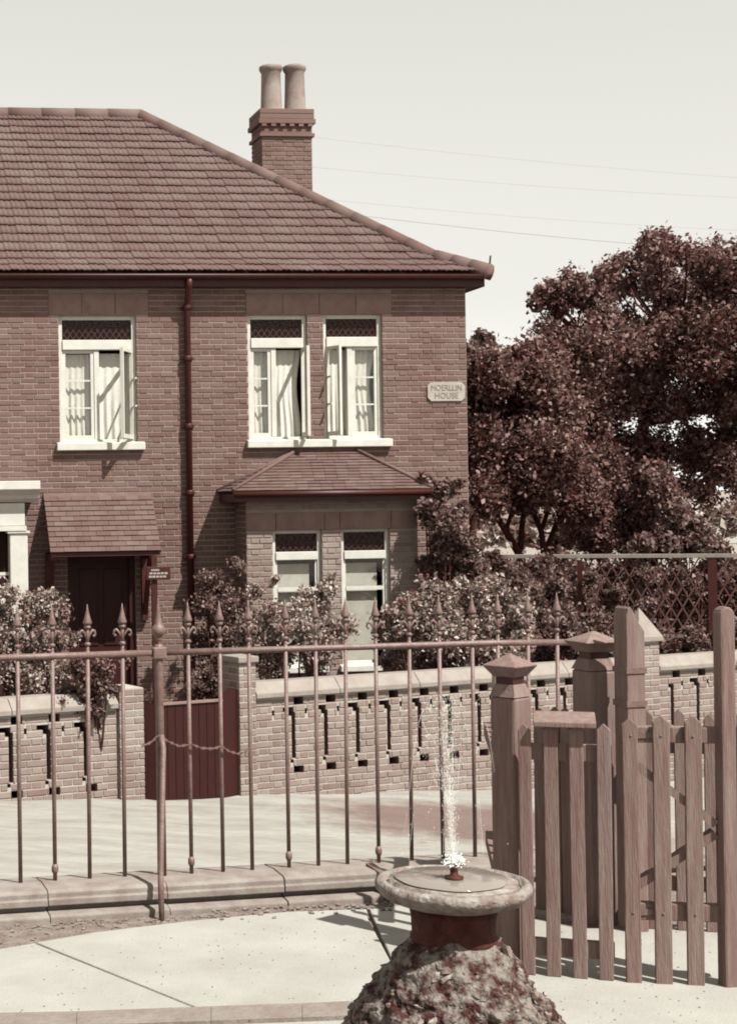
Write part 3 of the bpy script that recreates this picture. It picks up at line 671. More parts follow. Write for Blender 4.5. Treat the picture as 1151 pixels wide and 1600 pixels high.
# ------------------------------------------------------------------ plants
def blobs_to_leaves(name, blobs, n, size, m, parent, up=0.35, shell=0.55, aspect=0.6, droop=0.0):
    """leaf-sized faces spread through ball-shaped clumps, each (centre, radius)"""
    C = np.array([tuple(b[0]) for b in blobs]); rad = np.array([b[1] for b in blobs]); w = rad**2.2; w /= w.sum()
    idx = rng.choice(len(blobs), n, p=w); d = rng.normal(size=(n, 3)); d /= np.linalg.norm(d, axis=1)[:, None]
    P = C[idx] + rng.normal(size=(n, 3)) * (rad[idx]*0.58)[:, None]
    nv = d*0.35 + rng.normal(0, 0.6, (n, 3)); nv[:, 2] += up; nv /= np.linalg.norm(nv, axis=1)[:, None]
    t = rng.normal(size=(n, 3)); t -= nv*(t*nv).sum(1)[:, None]; t /= np.linalg.norm(t, axis=1)[:, None]; b = np.cross(nv, t)
    s = size * rng.uniform(0.45, 1.5, n); L = t*s[:, None]; Wd = b*(s*aspect*0.5)[:, None]; fold = nv*(s*0.10)[:, None]
    V = np.stack([P - L*0.5, P + Wd + fold - L*0.05, P + L*0.5, P - Wd + fold - L*0.05], 1).reshape(-1, 3)
    F = np.arange(4*n).reshape(-1, 4); return quads(name, V, F, m, parent)
def local_blobs(root, lst): return [(Vector(c) - Vector(root), r) for c, r in lst]
def tree(name, label, root, blobs, n, size, m, trunks, group=None, trunk_r=0.16, sub=7):
    t = thing(name, label, 'tree', root, 0, group); B = local_blobs(root, blobs); mb = MB()
    for k, tr in enumerate(trunks): mb.tube([Vector(p)-Vector(root) for p in tr[0]], tr[1], 8)
    joints = [Vector(p)-Vector(root) for tr in trunks for p in tr[0][1:]]
    for c, r in B:
        j = min(joints, key=lambda q: (q-c).length + (0.6 if q.z > c.z else 0)); mid = j.lerp(c, .5) + Vector((random.uniform(-.2,.2), random.uniform(-.2,.2), -0.05*(c-j).length))
        mb.tube([j, mid, c], [0.028, 0.02, 0.008], 5)
    mb.build('trunk', M['bark'], t, True)
    fine = []
    for c, r in B:
        for _ in range(sub):
            d = Vector((random.gauss(0,1), random.gauss(0,1), random.gauss(0,1))).normalized(); fine.append((c + d*r*random.uniform(.2, .95), r*random.uniform(.3, .62)))
    blobs_to_leaves('crown', fine, n, size, m, t); return t
def px_blobs(lst, Y, dep, k=1.0, extra=2):
    out = []
    for px, py, r in lst:
        rr = r*Y/FPX*k
        for _ in range(extra):
            YY = Y + random.uniform(-dep, dep); out.append((at(px + random.uniform(-r, r)*.35, py + random.uniform(-r, r)*.35, YY), rr*random.uniform(.75, 1.05)))
    return out
A_bl = [(1000,395,26),(1040,392,32),(1085,400,34),(1125,420,34),(1160,410,40),(840,470,20),(862,452,26),(900,440,24),(935,432,22),(965,420,22),(880,478,20),(925,470,30),(960,455,24),(1050,450,40),(1100,470,50),(1150,480,50),(1045,510,44),
        (990,520,44),(930,530,46),(880,545,44),(1000,570,60),(1070,560,56),(1130,560,56),(920,600,60),(870,620,56),(980,630,56),(1060,620,36),(1120,625,40),(1165,640,40),(930,680,56),(1000,700,50),(1090,700,34),(1120,720,30),(990,760,50),(930,750,50),(1050,770,44),(1100,770,30),(960,810,40),(1040,830,34),
        (1135,690,28),(1150,740,30),(1010,800,40),(1060,840,34),(900,820,34),(935,850,30),(1000,855,30),(870,850,22),(1020,440,30),(985,455,26),(1230,460,80),(1250,580,80),(1250,700,80),(1320,560,90)]
ra = Vector((*at(985, 900, 29)[:2], -1.9))
tree('broad_tree', 'large dark leafy tree beyond the trellis fence with ragged crown', ra, px_blobs(A_bl, 29, 1.5), 230000, 0.082, M['leaf_tree'],
     [([ra, at(988, 850, 29), at(985, 760, 29), at(1010, 640, 29), at(1040, 520, 29)], [.2,.17,.14,.10,.05]), ([at(985, 760, 29), at(930, 640, 28.8), at(900, 520, 28.8), at(850, 470, 28.8)], [.12,.09,.06,.03]),
      ([at(1005, 660, 29), at(1100, 640, 29), at(1180, 600, 29)], [.10,.07,.05]), ([at(985, 770, 29), at(1070, 760, 29.2), at(1130, 740, 29.2)], [.09,.06,.03])], trunk_r=.2)
B_bl = [(745,600,34),(790,590,40),(830,570,40),(765,650,44),(820,640,48),(870,650,44),(750,710,44),(800,710,48),(860,710,48),(765,750,34),(820,760,36),(880,760,40),(920,800,30),(905,770,36),(735,770,30)]
rb = Vector((*at(815, 900, 27)[:2], -1.9))
tree('orchard_tree', 'dark low tree with forked bare stems beside the house corner', rb, px_blobs(B_bl, 27, 1.3), 130000, 0.08, M['leaf_tree'],
     [([rb, at(812, 868, 27), at(790, 830, 27), at(765, 790, 27), at(750, 740, 27)], [.09,.075,.06,.05,.03]), ([at(812, 868, 27), at(815, 820, 27.1), at(822, 780, 27.1), at(830, 720, 27)], [.06,.05,.045,.03]),
      ([rb + Vector((.35,0,0)), at(850, 868, 27), at(845, 830, 27), at(828, 790, 27), at(800, 750, 27)], [.08,.06,.05,.045,.03]), ([at(850, 868, 27), at(868, 820, 27.1), at(880, 770, 27)], [.055,.045,.03]),
      ([at(790, 830, 27), at(802, 790, 27), at(800, 750, 27)], [.04,.035,.02]), ([at(845, 830, 27), at(858, 790, 26.8), at(850, 740, 26.8)], [.04,.035,.02])])
rc = Vector((*at(735, 900, 34)[:2], -1.9))
tree('slender_tree', 'small pale-tipped tree peeping past the house corner under the eaves', rc, px_blobs([(738,560,22),(752,535,16),(765,560,18),(745,590,26),(730,620,30),(775,590,20)], 34, .8), 12000, 0.12, M['leaf_bush'], [([rc, at(738, 700, 34), at(745, 590, 34)], [.12,.08,.04])])
rd = Vector((*at(1075, 900, 25.5)[:2], -1.8))
def bush(name, label, root, blobs, n, size, m, group=None, stems=5, cat='shrub'):
    t = thing(name, label, cat, root, 0, group); B = local_blobs(root, blobs); mb = MB()
    for c, r in B[:max(stems, 3)*2]:
        mb.tube([Vector((c.x*.25, c.y*.25, 0)), Vector((c.x*.7, c.y*.7, c.z*.5)), c], [.02, .014, .005], 5)
    mb.build('stem', M['bark'], t); fine = []
    for c, r in B:
        for _ in range(4):
            d = Vector((random.gauss(0,1), random.gauss(0,1), random.gauss(0,1))).normalized(); fine.append((c + d*r*random.uniform(.15, .95), r*random.uniform(.3, .6)))
    blobs_to_leaves('foliage', fine, n, size, m, t); return t
bush('hazel_bush', 'pale spreading bush behind the trellis under the big tree', rd, px_blobs([(1075,830,34),(1040,850,26),(1100,850,24),(1060,800,22),(1120,860,20),(1010,860,20)], 25.5, .6), 16000, 0.085, M['leaf_bush'])
fb = []
for px, py, Y, r in [(x_, 812 + 6*math.sin(x_*.05), 150, 11) for x_ in range(690, 1250, 13)] + [(x_, 792 + 5*math.sin(x_*.03), 260, 7) for x_ in range(690, 1300, 9) if (x_ // 60) % 3] + [(x_, 838, 95, 9) for x_ in range(760, 1000, 14)]:
    fb.append((at(px + random.uniform(-4,4), py + random.uniform(-3,3), Y), r*Y/FPX*random.uniform(.6,1.2)))
tag(blobs_to_leaves('far_hedgerows', fb, 16000, 0.9, M['leaf_pale'], None), 'far low hedgerows crossing the pale fields behind the trees', 'hedgerow', kind='stuff')  # pale leaf colour stands in for distance haze
# garden shrubs; each stands on the garden ground
def groot(px, Y): p = at(px, 1000, Y); return Vector((p.x, p.y, street_z(p.x, p.y) + 0.12))
bush('rose_bush', 'leafy rose bush in front of the white porch', groot(25, 18.8), px_blobs([(5,960,30),(40,955,26),(10,1010,36),(60,1000,32),(80,960,24),(30,1060,36),(75,1050,30),(95,1000,22),(-30,1000,50),(55,1075,34),(100,1045,20),(20,930,16),(70,930,16)], 18.8, .35), 30000, 0.045, M['leaf_pale'])
bush('trailing_shrub', 'small shrub spilling over the coping left of the gate pier', groot(140, 17.0), px_blobs([(130,1065,22),(155,1050,18),(105,1085,20),(145,1085,22),(165,1080,14),(120,1040,16),(195,1030,12),(110,1110,14),(150,1108,14),(90,1100,12)], 16.75, .12), 12000, 0.045, M['leaf_bush'])
bush('shaded_climber', 'climber in the shaded corner left of the bay', groot(345, 20.9), px_blobs([(320,900,18),(345,910,22),(330,950,26),(365,950,24),(350,990,28),(320,1000,26),(375,990,24),(330,1050,30),(365,880,14)], 21.0, .2), 11000, 0.048, M['leaf_bush'])
bush('rambling_rose', 'rambling rose climbing before the left bay window', groot(455, 19.6), px_blobs([(420,950,22),(400,980,26),(440,980,28),(470,960,26),(500,935,22),(515,920,16),(480,1000,28),(520,980,24),(440,1020,26),(410,1030,26),(490,1035,22),(400,920,14),(430,905,10),(380,1010,22)], 19.6, .3), 26000, 0.045, M['leaf_pale'])
bush('mixed_hedge', 'broad mixed hedge right of the bay behind the coping', groot(690, 20.1), px_blobs([(610,980,26),(645,960,30),(690,940,34),(735,930,34),(775,940,34),(640,1010,30),(690,1000,36),(740,990,36),(790,985,32),(600,1030,24),(660,1035,28),(720,1035,28),(780,1030,28),(815,960,22),(820,1010,26)], 20.1, .45), 48000, 0.052, M['leaf_pale'])
bush('wall_ivy', 'glossy climber growing up the right end of the bay', groot(690, 21.6), px_blobs([(672,800,22),(690,770,20),(665,750,10),(700,820,30),(680,850,26),(720,850,26),(720,800,16),(670,890,22),(705,890,28),(740,880,24),(770,880,20),(755,905,24),(715,755,10),(790,895,14)], 21.5, .3), 20000, 0.065, M['leaf_bush'])
bush('low_border', 'low plants filling the garden border by the trellis', groot(860, 21.5), px_blobs([(830,1000,26),(880,990,26),(930,1000,26),(850,1035,24),(910,1030,24),(960,1020,20),(1040,1010,22),(1080,1000,24),(1060,1035,22),(1110,1020,22),(1020,1040,16),(1140,1000,30)], 21.8, .4), 40000, 0.06, M['leaf_bush'])
bush('potted_shrub', 'small shrub showing above the dark board gate', groot(300, 19.8), px_blobs([(300,1065,16),(325,1060,18),(345,1040,20),(315,1085,14),(340,1075,16)], 19.8, .15), 7000, 0.045, M['leaf_bush'])

bush('dark_hedge', 'dense dark hedge standing right behind the trellis fence', Vector((*at(930, 900, 25.6)[:2], -1.75)), px_blobs([(x_, y_, 34) for x_ in range(760, 1200, 38) for y_ in (905, 950, 1000)], 25.6, .35), 60000, 0.085, M['leaf_bush'], cat='hedge')
bush('trellis_climber', 'leafy climber covering the left end of the trellis fence', Vector((*at(800, 900, 23.7)[:2], -1.75)), px_blobs([(770,885,16),(800,900,20),(840,885,16),(780,930,22),(830,930,20),(870,910,16),(880,950,18),(920,900,14),(960,925,18),(1000,905,16),(850,970,20),(940,975,18),(1010,950,16),(1060,905,18)], 23.7, .12), 14000, 0.06, M['leaf_bush'], cat='climber')
# ------------------------------------------------------------------ trellis fence beyond the garden
TR0, TR1 = at(700, 868, 24.6), at(1230, 868, 22.9); tyaw = math.atan2(TR1.y-TR0.y, TR1.x-TR0.x); TL = (TR1.xy-TR0.xy).length
TF_ = Frame(700, 24.6, tyaw, 0); TF_.o = Vector((TR0.x, TR0.y, 0)); tz0 = -1.75
tre = thing('trellis_fence', 'tall trellis fence with pale top rail under the trees', 'fence', (TR0.x, TR0.y, tz0), tyaw)
tzz = lambda py, px=900: TF_.hit(px, py)[1] - tz0; txx = lambda px: TF_.hit(px, 900)[0]
MB().box(txx(735), txx(1200), -.05, .03, tzz(872), tzz(866)).build('top_rail', M['coping'], tre, bevel=.004)
for pxp in (738, 905, 1112, 1195):
    w = .035 if pxp != 1112 else .06
    MB().box(txx(pxp)-w, txx(pxp)+w, -.04, .04, 0, tzz(875 if pxp != 1112 else 872)).build('post', M['dark'], tre)
for a, b in ((742, 901), (909, 1105), (1119, 1190)):
    lm = MB(); lattice(lm, txx(a), txx(b), tzz(992), tzz(872), 0, 0.16, 0.020, 62); lm.build('lattice', M['bark2'], tre)
    MB().box(txx(a), txx(b), -.03, .02, tzz(994), tzz(990)).build('bottom_rail', M['wood'], tre)
MB().box(txx(815), txx(901), -.06, -.031, tzz(961), tzz(957)).build('middle_rail', M['wood'], tre); MB().box(txx(909), txx(975), -.06, -.031, tzz(961), tzz(957)).build('middle_rail', M['wood'], tre)

# ------------------------------------------------------------------ garden wall in openwork brick
def wxz(px, py, off=0.0): return WF.hit(px, py, off)
WZC = WF.hit(600, 1080)[1]; WTOPZ = 1.075
MOD = (wxz(702, 1150)[0] - wxz(458, 1150)[0]) / 5; X0m = wxz(458, 1150)[0]
def modules(xa, xb):
    hs = []; k = math.floor((xa - X0m)/MOD)
    while X0m + k*MOD < xb:
        x = X0m + k*MOD
        for h in ((x-.016, x+.034, .385, .855), (x-.055, x+.034, .855, .90), (x-.125, x+.010, .90, .955), (x+.015, x+.14, .975, 1.06), (x+.005, x+.135, .215, .30), (x+.16, x+.19, .87, .93), (x-.035, x+.004, .335, .375)):
            if h[0] > xa+.12 and h[1] < xb-.12: hs.append(h)
        k += 1
    return hs
def wall_section(label, xa, xb, keep, name='garden_wall', steps=True):
    t = thing(name, label, 'wall', WF.o, WF.yaw); hs = modules(xa, xb); mb = MB(); wall_core(mb, xa, xb, -.6, WTOPZ, hs, .008, .33)
    core = mb.build('wall_core', M['wallmortar'], t); core.data.materials.append(M['brick']); [setattr(p, 'material_index', 1) for p in core.data.polygons if abs(p.normal.y) < .5]; MB().box(xa+.01, xb-.01, .333, .37, -.6, WTOPZ-.02).build('slot_shade_slab', M['soil'], t)  # reveals coloured darker as slot shade; slab added behind to keep slots dark
    lay_bricks(brick_cells(xa, xb, -.3, WTOPZ, hs, bond='flemish', seed=int(abs(xa)*10)), 0, .02, M['wallbrick'], core, WF, keep, lambda c: 40 if c[2] < -.12 else 0)
    n = max(1, round((xb-xa)/1.1)); g = (xb-xa)/n
    for k in range(n):
        a, b = xa+g*k+.003, xa+g*(k+1)-.003
        MB().prism([(a, -.05, WTOPZ+.002), (a, -.05, WTOPZ+.055), (a, .06, WTOPZ+.17), (a, .24, WTOPZ+.17), (a, .38, WTOPZ+.055), (a, .38, WTOPZ+.002)], (b-a, 0, 0)).build('coping_stone', M['coping'], t, bevel=.006)
    return t
def pier(t, xa, xb, top, cap=None, proud=.05, parent_name='pier'):
    mb = MB(); mb.box(xa+.008, xb-.008, -proud+.008, .33+proud-.008, -.6, top); c = mb.build(parent_name, M['wallmortar'], t)
    lay_bricks(brick_cells(xa, xb, -.3, top, [], seed=int(xb*7) % 97), -proud, .02, M['wallbrick'], c, WF, 40, lambda q: 40 if q[2] < -.12 else 0)
    mb = MB()
    for q in brick_cells(-proud+.02, .33+proud, -.3, top, [], seed=8):
        s_ = MB(); brick_box(s_, q[0], q[1], q[2], q[3], 0, .02); mb.add([(xa + v[1], v[0], v[2]) for v in s_.v], s_.f)
    o = mb.build('brick_courses', M['wallbrick'], c); o['kind'] = 'stuff'; return c
xg0, xg1 = wxz(223, 1150)[0], wxz(371, 1150)[0]
wl_ = wall_section('openwork brick garden wall left of the dark board gate', wxz(-160, 1150)[0], wxz(184, 1150)[0]-.002, 120)
pier(wl_, wxz(184, 1150)[0], xg0, wxz(200, 1075)[1])
wm_ = wall_section('openwork brick garden wall between the board gate and the capped pier', wxz(398, 1150)[0]+.002, wxz(993, 1080)[0]-.002, 300)
pier(wm_, xg1, wxz(398, 1150)[0], wxz(385, 1035)[1])
MB().box(xg1-.02, wxz(398,1150)[0]+.02, -.08, .29, wxz(385,1035)[1]+.002, wxz(385,1035)[1]+.07).build('pier_slab', M['coping'], wm_, bevel=.01)
xp0, xp1 = wxz(993, 1080)[0], wxz(1026, 1080)[0]
wr_ = wall_section('openwork brick garden wall right of the pier with pointed stone cap', xp1+.002, wxz(1260, 1080)[0], 80)
cp = thing('capped_pier', 'brick gate pier with pale pointed stone cap behind the picket gate', 'pier', WF.o, WF.yaw)
ptop = wxz(1010, 1002)[1]; pier(cp, xp0, xp1, ptop)
mb = MB(); a, b = xp0-.03, xp1+.03; zc = wxz(1010, 965)[1]; xm = (a+b)/2
mb.box(a, b, -.09, .30, ptop+.002, ptop+.05); mb.add([(a,-.09,ptop+.051),(b,-.09,ptop+.051),(b,.30,ptop+.051),(a,.30,ptop+.051),(xm,.105,zc+.12)], [(0,1,4),(1,2,4),(2,3,4),(3,0,4),(3,2,1,0)]); mb.build('cap_stone', M['coping'], cp, bevel=.006)
# dark board gate between the piers
bg = thing('board_gate', 'dark solid board gate set between the brick garden piers', 'gate', WF.o, WF.yaw)
gz0, gz1 = wxz(300, 1250)[1], wxz(300, 1097)[1]; gx0, gx1 = wxz(250, 1170, .1)[0], wxz(348, 1170, .1)[0]; nB = 8
for k in range(nB):
    w = (gx1-gx0)/nB; MB().box(gx0+w*k+.002, gx0+w*(k+1)-.002, -.10, -.07, gz0+.03, gz1).build('board', M['door'], bg, bevel=.003)
MB().box(gx0, gx1, -.12, -.06, gz1+.002, gz1+.025).build('capping', M['lintel'], bg)
for z in (gz0+.25, gz1-.2): MB().box(gx0, gx1, -.068, -.03, z-.05, z+.05).build('ledge', M['door'], bg)
MB().prism([(xg0+.01, -.02, gz0+.02), (gx0-.004, -.12, gz0), (gx0-.004, -.12, gz1-.01), (xg0+.01, -.02, gz1+.06)], (0, .09, 0)).build('gate_jamb', M['door'], bg)
MB().prism([(gx1+.004, -.10, gz0), (xg1-.01, -.02, gz0+.03), (xg1-.01, -.02, gz1+.11), (gx1+.004, -.10, gz1+.08)], (0, .09, 0)).build('gate_jamb', M['door'], bg)
# small signboard on a post by the door
sp = at(242, 960, 20.6); spz = street_z(sp.x, sp.y) + .1
sg = thing('signboard', 'small dark signboard on a post beside the door canopy', 'sign', (sp.x, sp.y, spz), R(4))
Yk = 20.6; MB().box(-.035, .035, -.03, .03, 0, at(242, 868, Yk).z-spz).build('post', M['dark'], sg)
s0, s1 = at(228, 906, Yk), at(265, 885, Yk); MB().box(s0.x-sp.x, s1.x-sp.x, -.065, -.032, s0.z-spz, s1.z-spz).build('board', M['dark'], sg, bevel=.004)
for k, (u0, u1) in enumerate(((.2,.55),(.12,.92),(.1,.85))):
    z = s1.z-spz - (s1.z-s0.z)*(.25+.25*k); wdt = s1.x-s0.x
    for q in range(5): MB().box(s0.x-sp.x+wdt*(u0+(u1-u0)*q/5), s0.x-sp.x+wdt*(u0+(u1-u0)*(q+.8)/5), -.0675, -.0655, z-.012, z+.012).build('lettering', M['stone'], sg)

# ------------------------------------------------------------------ pavement slabs, kerb
def slab(name, pts, z0, z1, m, parent, bevel=.006):
    P = [ground(px, py, z1) for px, py in pts]; return MB().prism([(p.x, p.y, z0) for p in P], (0, 0, z1-z0)).build(name, m, parent, bevel=bevel)
pav = tag(MB().prism([tuple(ground(px, py, .002)) for px, py in ((-60,1490),(0,1484),(150,1458),(300,1439),(480,1424),(650,1416),(900,1440),(1300,1440),(1300,1680),(500,1680),(500,1566),(0,1580),(-60,1582))], (0, 0, .006)).build('pavement', M['dirt']), kind='structure')
slab('paving_slab', [(-80,1494),(0,1482),(54,1473),(312,1577),(0,1581),(-80,1583)], .010, .030, M['pave'], pav)
slab('paving_slab', [(57,1472),(150,1456),(300,1438),(450,1424),(573,1420),(574,1433),(612,1505),(655,1585),(540,1563),(314,1576)], .010, .030, M['pave'], pav)
slab('paving_slab', [(577,1420),(640,1412),(760,1420),(900,1450),(1000,1450),(1300,1440),(1300,1720),(700,1720),(658,1590),(615,1505)], .010, .030, M['pave'], pav)
kb = tag(MB().prism([tuple(ground(px, py, .003)) for px, py in ((-80,1588),(540,1566),(600,1590),(560,1600),(-80,1615))], (0, 0, .004)).build('kerb', M['kerb']), kind='structure')
for a, b in ((-90, 118), (120, 328), (330, 470), (472, 640)):
    y0 = lambda x: 1585 - 20*max(0, x)/540
    slab('kerb_stone', [(a, y0(a)-1), (b+1.7, y0(b)-1), (b+1.7, y0(b)+21), (a, y0(a)+21)], .008, .034, M['kerb'], kb, .002)
mb = MB(); pb = [ground(px, py, .012) for px, py in ((350,1603),(560,1588),(700,1640),(650,1900),(200,1900))]; mb.prism([tuple(p) for p in pb], (0, 0, .004)); tag(mb.build('path', M['pave']), kind='structure')
# loose gravel and scraps along the plinth foot
pts = []; mb = MB()
for k in range(260):
    px = random.uniform(-20, 620); py = 1442 - 0.035*px + abs(random.gauss(0, 1))*14*(1-max(0, px)/900); p = ground(px, py, .004); s = random.uniform(.003, .010)
    mb.obox((p.x, p.y, s*.4 + (.03 if px > 330 else 0)), (s, random.uniform(-.4,.4)*s, 0), (0, s*.7, .3*s), (0, -.2*s, s*.5))
for k in range(350):
    px = random.uniform(-20, 1160); py = random.uniform(1430, 1600); p = ground(px, py, .03); s = random.uniform(.0008, .003)
    mb.obox((p.x, p.y, .031), (s, random.uniform(-.4,.4)*s, 0), (0, s*.7, .3*s), (0, -.2*s, s*.6))
tag(mb.build('gravel', M['dirt']), 'scattered small stones along the foot of the railing plinth', 'gravel', kind='stuff')

# ------------------------------------------------------------------ stone plinth and iron railing
rx = lambda px, py=1200, off=0.0: RF.hit(px, py, off)[0]
PT = RF.hit(250, 1366, .0)[1]                      # plinth top
pl = thing('stone_plinth', 'low moulded stone plinth carrying the iron railing', 'plinth', RF.o, RF.yaw)
joints = [rx(-120), rx(62), rx(245), rx(425), rx(572), rx(700), rx(960), rx(1250)]
prof = [(.14, PT-.010), (.0, PT), (-.13, PT-.010), (-.145, PT-.022), (-.145, PT-.045), (-.152, PT-.050), (-.152, PT-.078), (-.115, PT-.086), (-.115, PT-.102), (-.185, PT-.112), (-.19, PT-.12), (-.19, PT-.165), (.14, PT-.165)]
for k, (a, b) in enumerate(zip(joints, joints[1:])):
    dz, dy = random.uniform(-.004, .004), random.uniform(-.004, .004)
    MB().prism([(a+.0015, y+dy, z+dz) for y, z in prof], (b-a-.003, 0, 0)).build('plinth_stone', M['plinth'], pl, bevel=.004)
    MB().box(a+.006, b-.006, -.165+dy, .14, -.05, PT-.172).build('foundation_stone', M['dirt'], pl, bevel=.012)
rl = thing('iron_railing', 'spear-topped iron railing along the terrace edge', 'railing', RF.o, RF.yaw)
RZ = RF.hit(250, 1020)[1]; xa, xb = rx(-140), rx(905)
MB().tube([(xa, 0, RZ), (rx(250)-.03, 0, RZ)], .0155, 10).build('top_rail', M['iron'], rl, True)
MB().tube([(rx(250)+.03, 0, RZ), (rx(500), 0, RZ-.002), (rx(770), 0, RZ-.004), (xb, 0, RZ-.012)], .0155, 10).build('top_rail', M['iron'], rl, True)
bar_me = MB().tube([(0, 0, PT-.02), (0, 0, RZ+.02)], .0098, 8).mesh('bar', True); bar_me.materials.append(M['iron'])
fin = MB(); fin.tube([(0,0,RZ-.03),(0,0,RZ+.045)], .0105, 8)
fin.lathe([(.0105,0),(.019,.006),(.019,.013),(.0105,.019)], 10, (0,0,RZ+.04)); fin.tube([(0,0,RZ+.058),(0,0,RZ+.125)], [.010,.011], 8)
fin.lathe([(.012,0),(.021,.006),(.021,.014),(.012,.02)], 10, (0,0,RZ+.118))
fin.lathe([(.010,0),(.026,.008),(.027,.014),(.016,.04),(.007,.072),(.0015,.098)], 10, (0,0,RZ+.136))
for s in (-1, 1):
    fin.tube([(s*.006,0,RZ+.078),(s*.02,0,RZ+.10),(s*.036,0,RZ+.113),(s*.05,0,RZ+.108),(s*.054,0,RZ+.094),(s*.046,0,RZ+.084),(s*.038,0,RZ+.090)], [.007,.0075,.0075,.007,.0065,.006,.006], 6)
fin_me = fin.mesh('finial', True); fin_me.materials.append(M['iron'])
kn = MB().lathe([(.0098,0),(.016,.012),(.016,.03),(.0098,.045)], 10, (0,0,PT+.03)).mesh('knuckle', True); kn.materials.append(M['iron'])
for k, px in enumerate((-130,-78,-25,30,84,138,193,297,346,392,449,495,540,589,641,690,740,778,826,872)):
    b = link('bar', bar_me, None, rl); b.location = (rx(px), random.uniform(-.003,.003), 0); b.rotation_euler = (0, random.uniform(-.004,.008), random.uniform(0, 6))
    b.rotation_euler = (0, random.uniform(-.003,.006), 0)
    f_ = link('finial', fin_me, None, b); f_.rotation_euler = (0, 0, random.uniform(-.35,.35)); f_.scale = (.76, .76, 1)
    if k in (4, 7, 10, 13): link('knuckle', kn, None, b)
pxp = rx(251)
mb = MB(); mb.tube([(pxp,0,PT-.02),(pxp,0,RZ-.05),(pxp,0,RZ+.04)], [.022,.019,.018], 12); post = mb.build('post', M['iron'], rl, True)
MB().obox((pxp,0,RZ), (.032,0,0), (0,.028,0), (0,0,.028)).build('rail_socket', M['iron'], post, bevel=.006)
MB().lathe([(.012,-.05),(.016,-.04),(.012,-.034),(.02,-.028),(.030,-.012),(.032,0),(.028,.014),(.018,.026),(.016,.03),(.011,.07),(.004,.13),(.001,.15)], 16, (pxp,0,RZ+.105)).build('ball_finial', M['iron'], post, True)
ft = RF.hit(253, 1441, .27); MB().tube([(pxp,-.022,RF.hit(250,1148)[1]), (pxp,-.05,RF.hit(250,1160)[1]-.02), (rx(250,1360,.2),-.21,PT+.03), (ft[0],-.27,.0)], .0135, 10).build('stay', M['iron'], rl, True)
# strap clamp across a plinth joint
mb = MB(); q = rx(570, 1360); mb.bar((q,-.05,PT+.004), (q+.02,-.165,PT-.02), .035, .012); mb.bar((q+.02,-.168,PT-.02), (q+.035,-.205,PT-.12), .03, .012); mb.bar((q+.035,-.205,PT-.12), (q+.05,-.21,-.0), .022, .012); mb.build('strap_clamp', M['iron'], pl)
# slack chain between gate bars
cz_ = lambda py: RF.hit(300, py, .02)[1]; ch_pts = [(222,1166),(236,1160),(249,1148),(262,1158),(280,1166),(300,1163),(315,1169),(332,1170),(347,1166),(358,1174),(372,1178),(384,1174),(393,1166)]
mb = MB(); P = [Vector((RF.hit(px, py, .03)[0], -.03, RF.hit(px, py, .03)[1])) for px, py in ch_pts]; tot = []
for a, b in zip(P, P[1:]):
    n = max(2, int((b-a).length/.014))
    for k in range(n): tot.append(a.lerp(b, k/n))
for k, p in enumerate(tot[:-1]):
    d = (tot[k+1]-p); mb.obox(p+d/2, d*.62, Vector((0,1,0))*(.006 if k % 2 else .002), Vector((0,0,1))*(.002 if k % 2 else .006))
cho = mb.build('chain', M['iron']); cho.location = RF.o; cho.rotation_euler = (0,0,RF.yaw); tag(cho, 'slack thin chain hung along the railing bars by the main post', 'chain')

# ------------------------------------------------------------------ picket gate and posts
def post_cap(t, w, z0, zt, rot=0):
    mb = MB(); h = w*.5; a = h*1.35
    mb.add([(-h*.8,-h*.8,z0),(h*.8,-h*.8,z0),(h*.8,h*.8,z0),(-h*.8,h*.8,z0),(-a,-a,z0+.045),(a,-a,z0+.045),(a,a,z0+.045),(-a,a,z0+.045),(0,0,zt)],
           [(3,2,1,0),(0,1,5,4),(1,2,6,5),(2,3,7,6),(3,0,4,7),(4,5,8),(5,6,8),(6,7,8),(7,4,8)]); return mb.build('cap', M['wood'], t, bevel=.004)
def square_post(label, px, Y, w, top_py, neck_py, rz):
    p = at(px, 1300, Y); t = thing('gate_post', label, 'post', (p.x, p.y, 0), rz, 'capped timber gate posts'); h = w/2
    zt = at(px, top_py, Y).z; zn = at(px, neck_py, Y).z
    MB().box(-h, h, -h, h, -.05, zn-.05).build('shaft', M['wood'], t, bevel=.012)
    MB().add([(-h,-h,zn-.049),(h,-h,zn-.049),(h,h,zn-.049),(-h,h,zn-.049),(-h*.72,-h*.72,zn),(h*.72,-h*.72,zn),(h*.72,h*.72,zn),(-h*.72,h*.72,zn)], [(3,2,1,0),(4,5,6,7),(0,1,5,4),(1,2,6,5),(2,3,7,6),(3,0,4,7)]).build('neck', M['wood'], t)
    MB().box(-h*.66, h*.66, -h*.66, h*.66, zn+.001, zn+.028).build('collar', M['dark'], t); post_cap(t, w, zn+.029, zt); return t
square_post('capped timber gate post beside the fountain at the end of the railing', 800, 6.35, .115, 1020, 1068, R(38))
square_post('capped timber gate post farther back between picket panel and tall plank', 931, 6.95, .135, 985, 1028, R(12))
# tall plank post with swept top
p = at(985, 1200, 6.75); t = thing('plank_post', 'tall timber post with curved swept top before the capped pier', 'post', (p.x, p.y, 0), R(10))
z = lambda py: at(985, py, 6.75).z; w = .042
MB().prism([(-w,-.05,-.03),(w,-.05,-.03),(w,-.05,z(985)),(w*.7,-.05,z(978)),(w*.2,-.05,z(967)),(-w*.2,-.05,z(954)),(-w*.55,-.05,z(946)),(-w*.8,-.05,z(950)),(-w,-.05,z(962))], (0,.1,0)).build('shaft', M['wood'], t, bevel=.005)
for py in (1046, 1098): MB().box(-w-.004, w+.004, -.055, .055, z(py)-.012, z(py)+.012).build('iron_band', M['iron'], t)
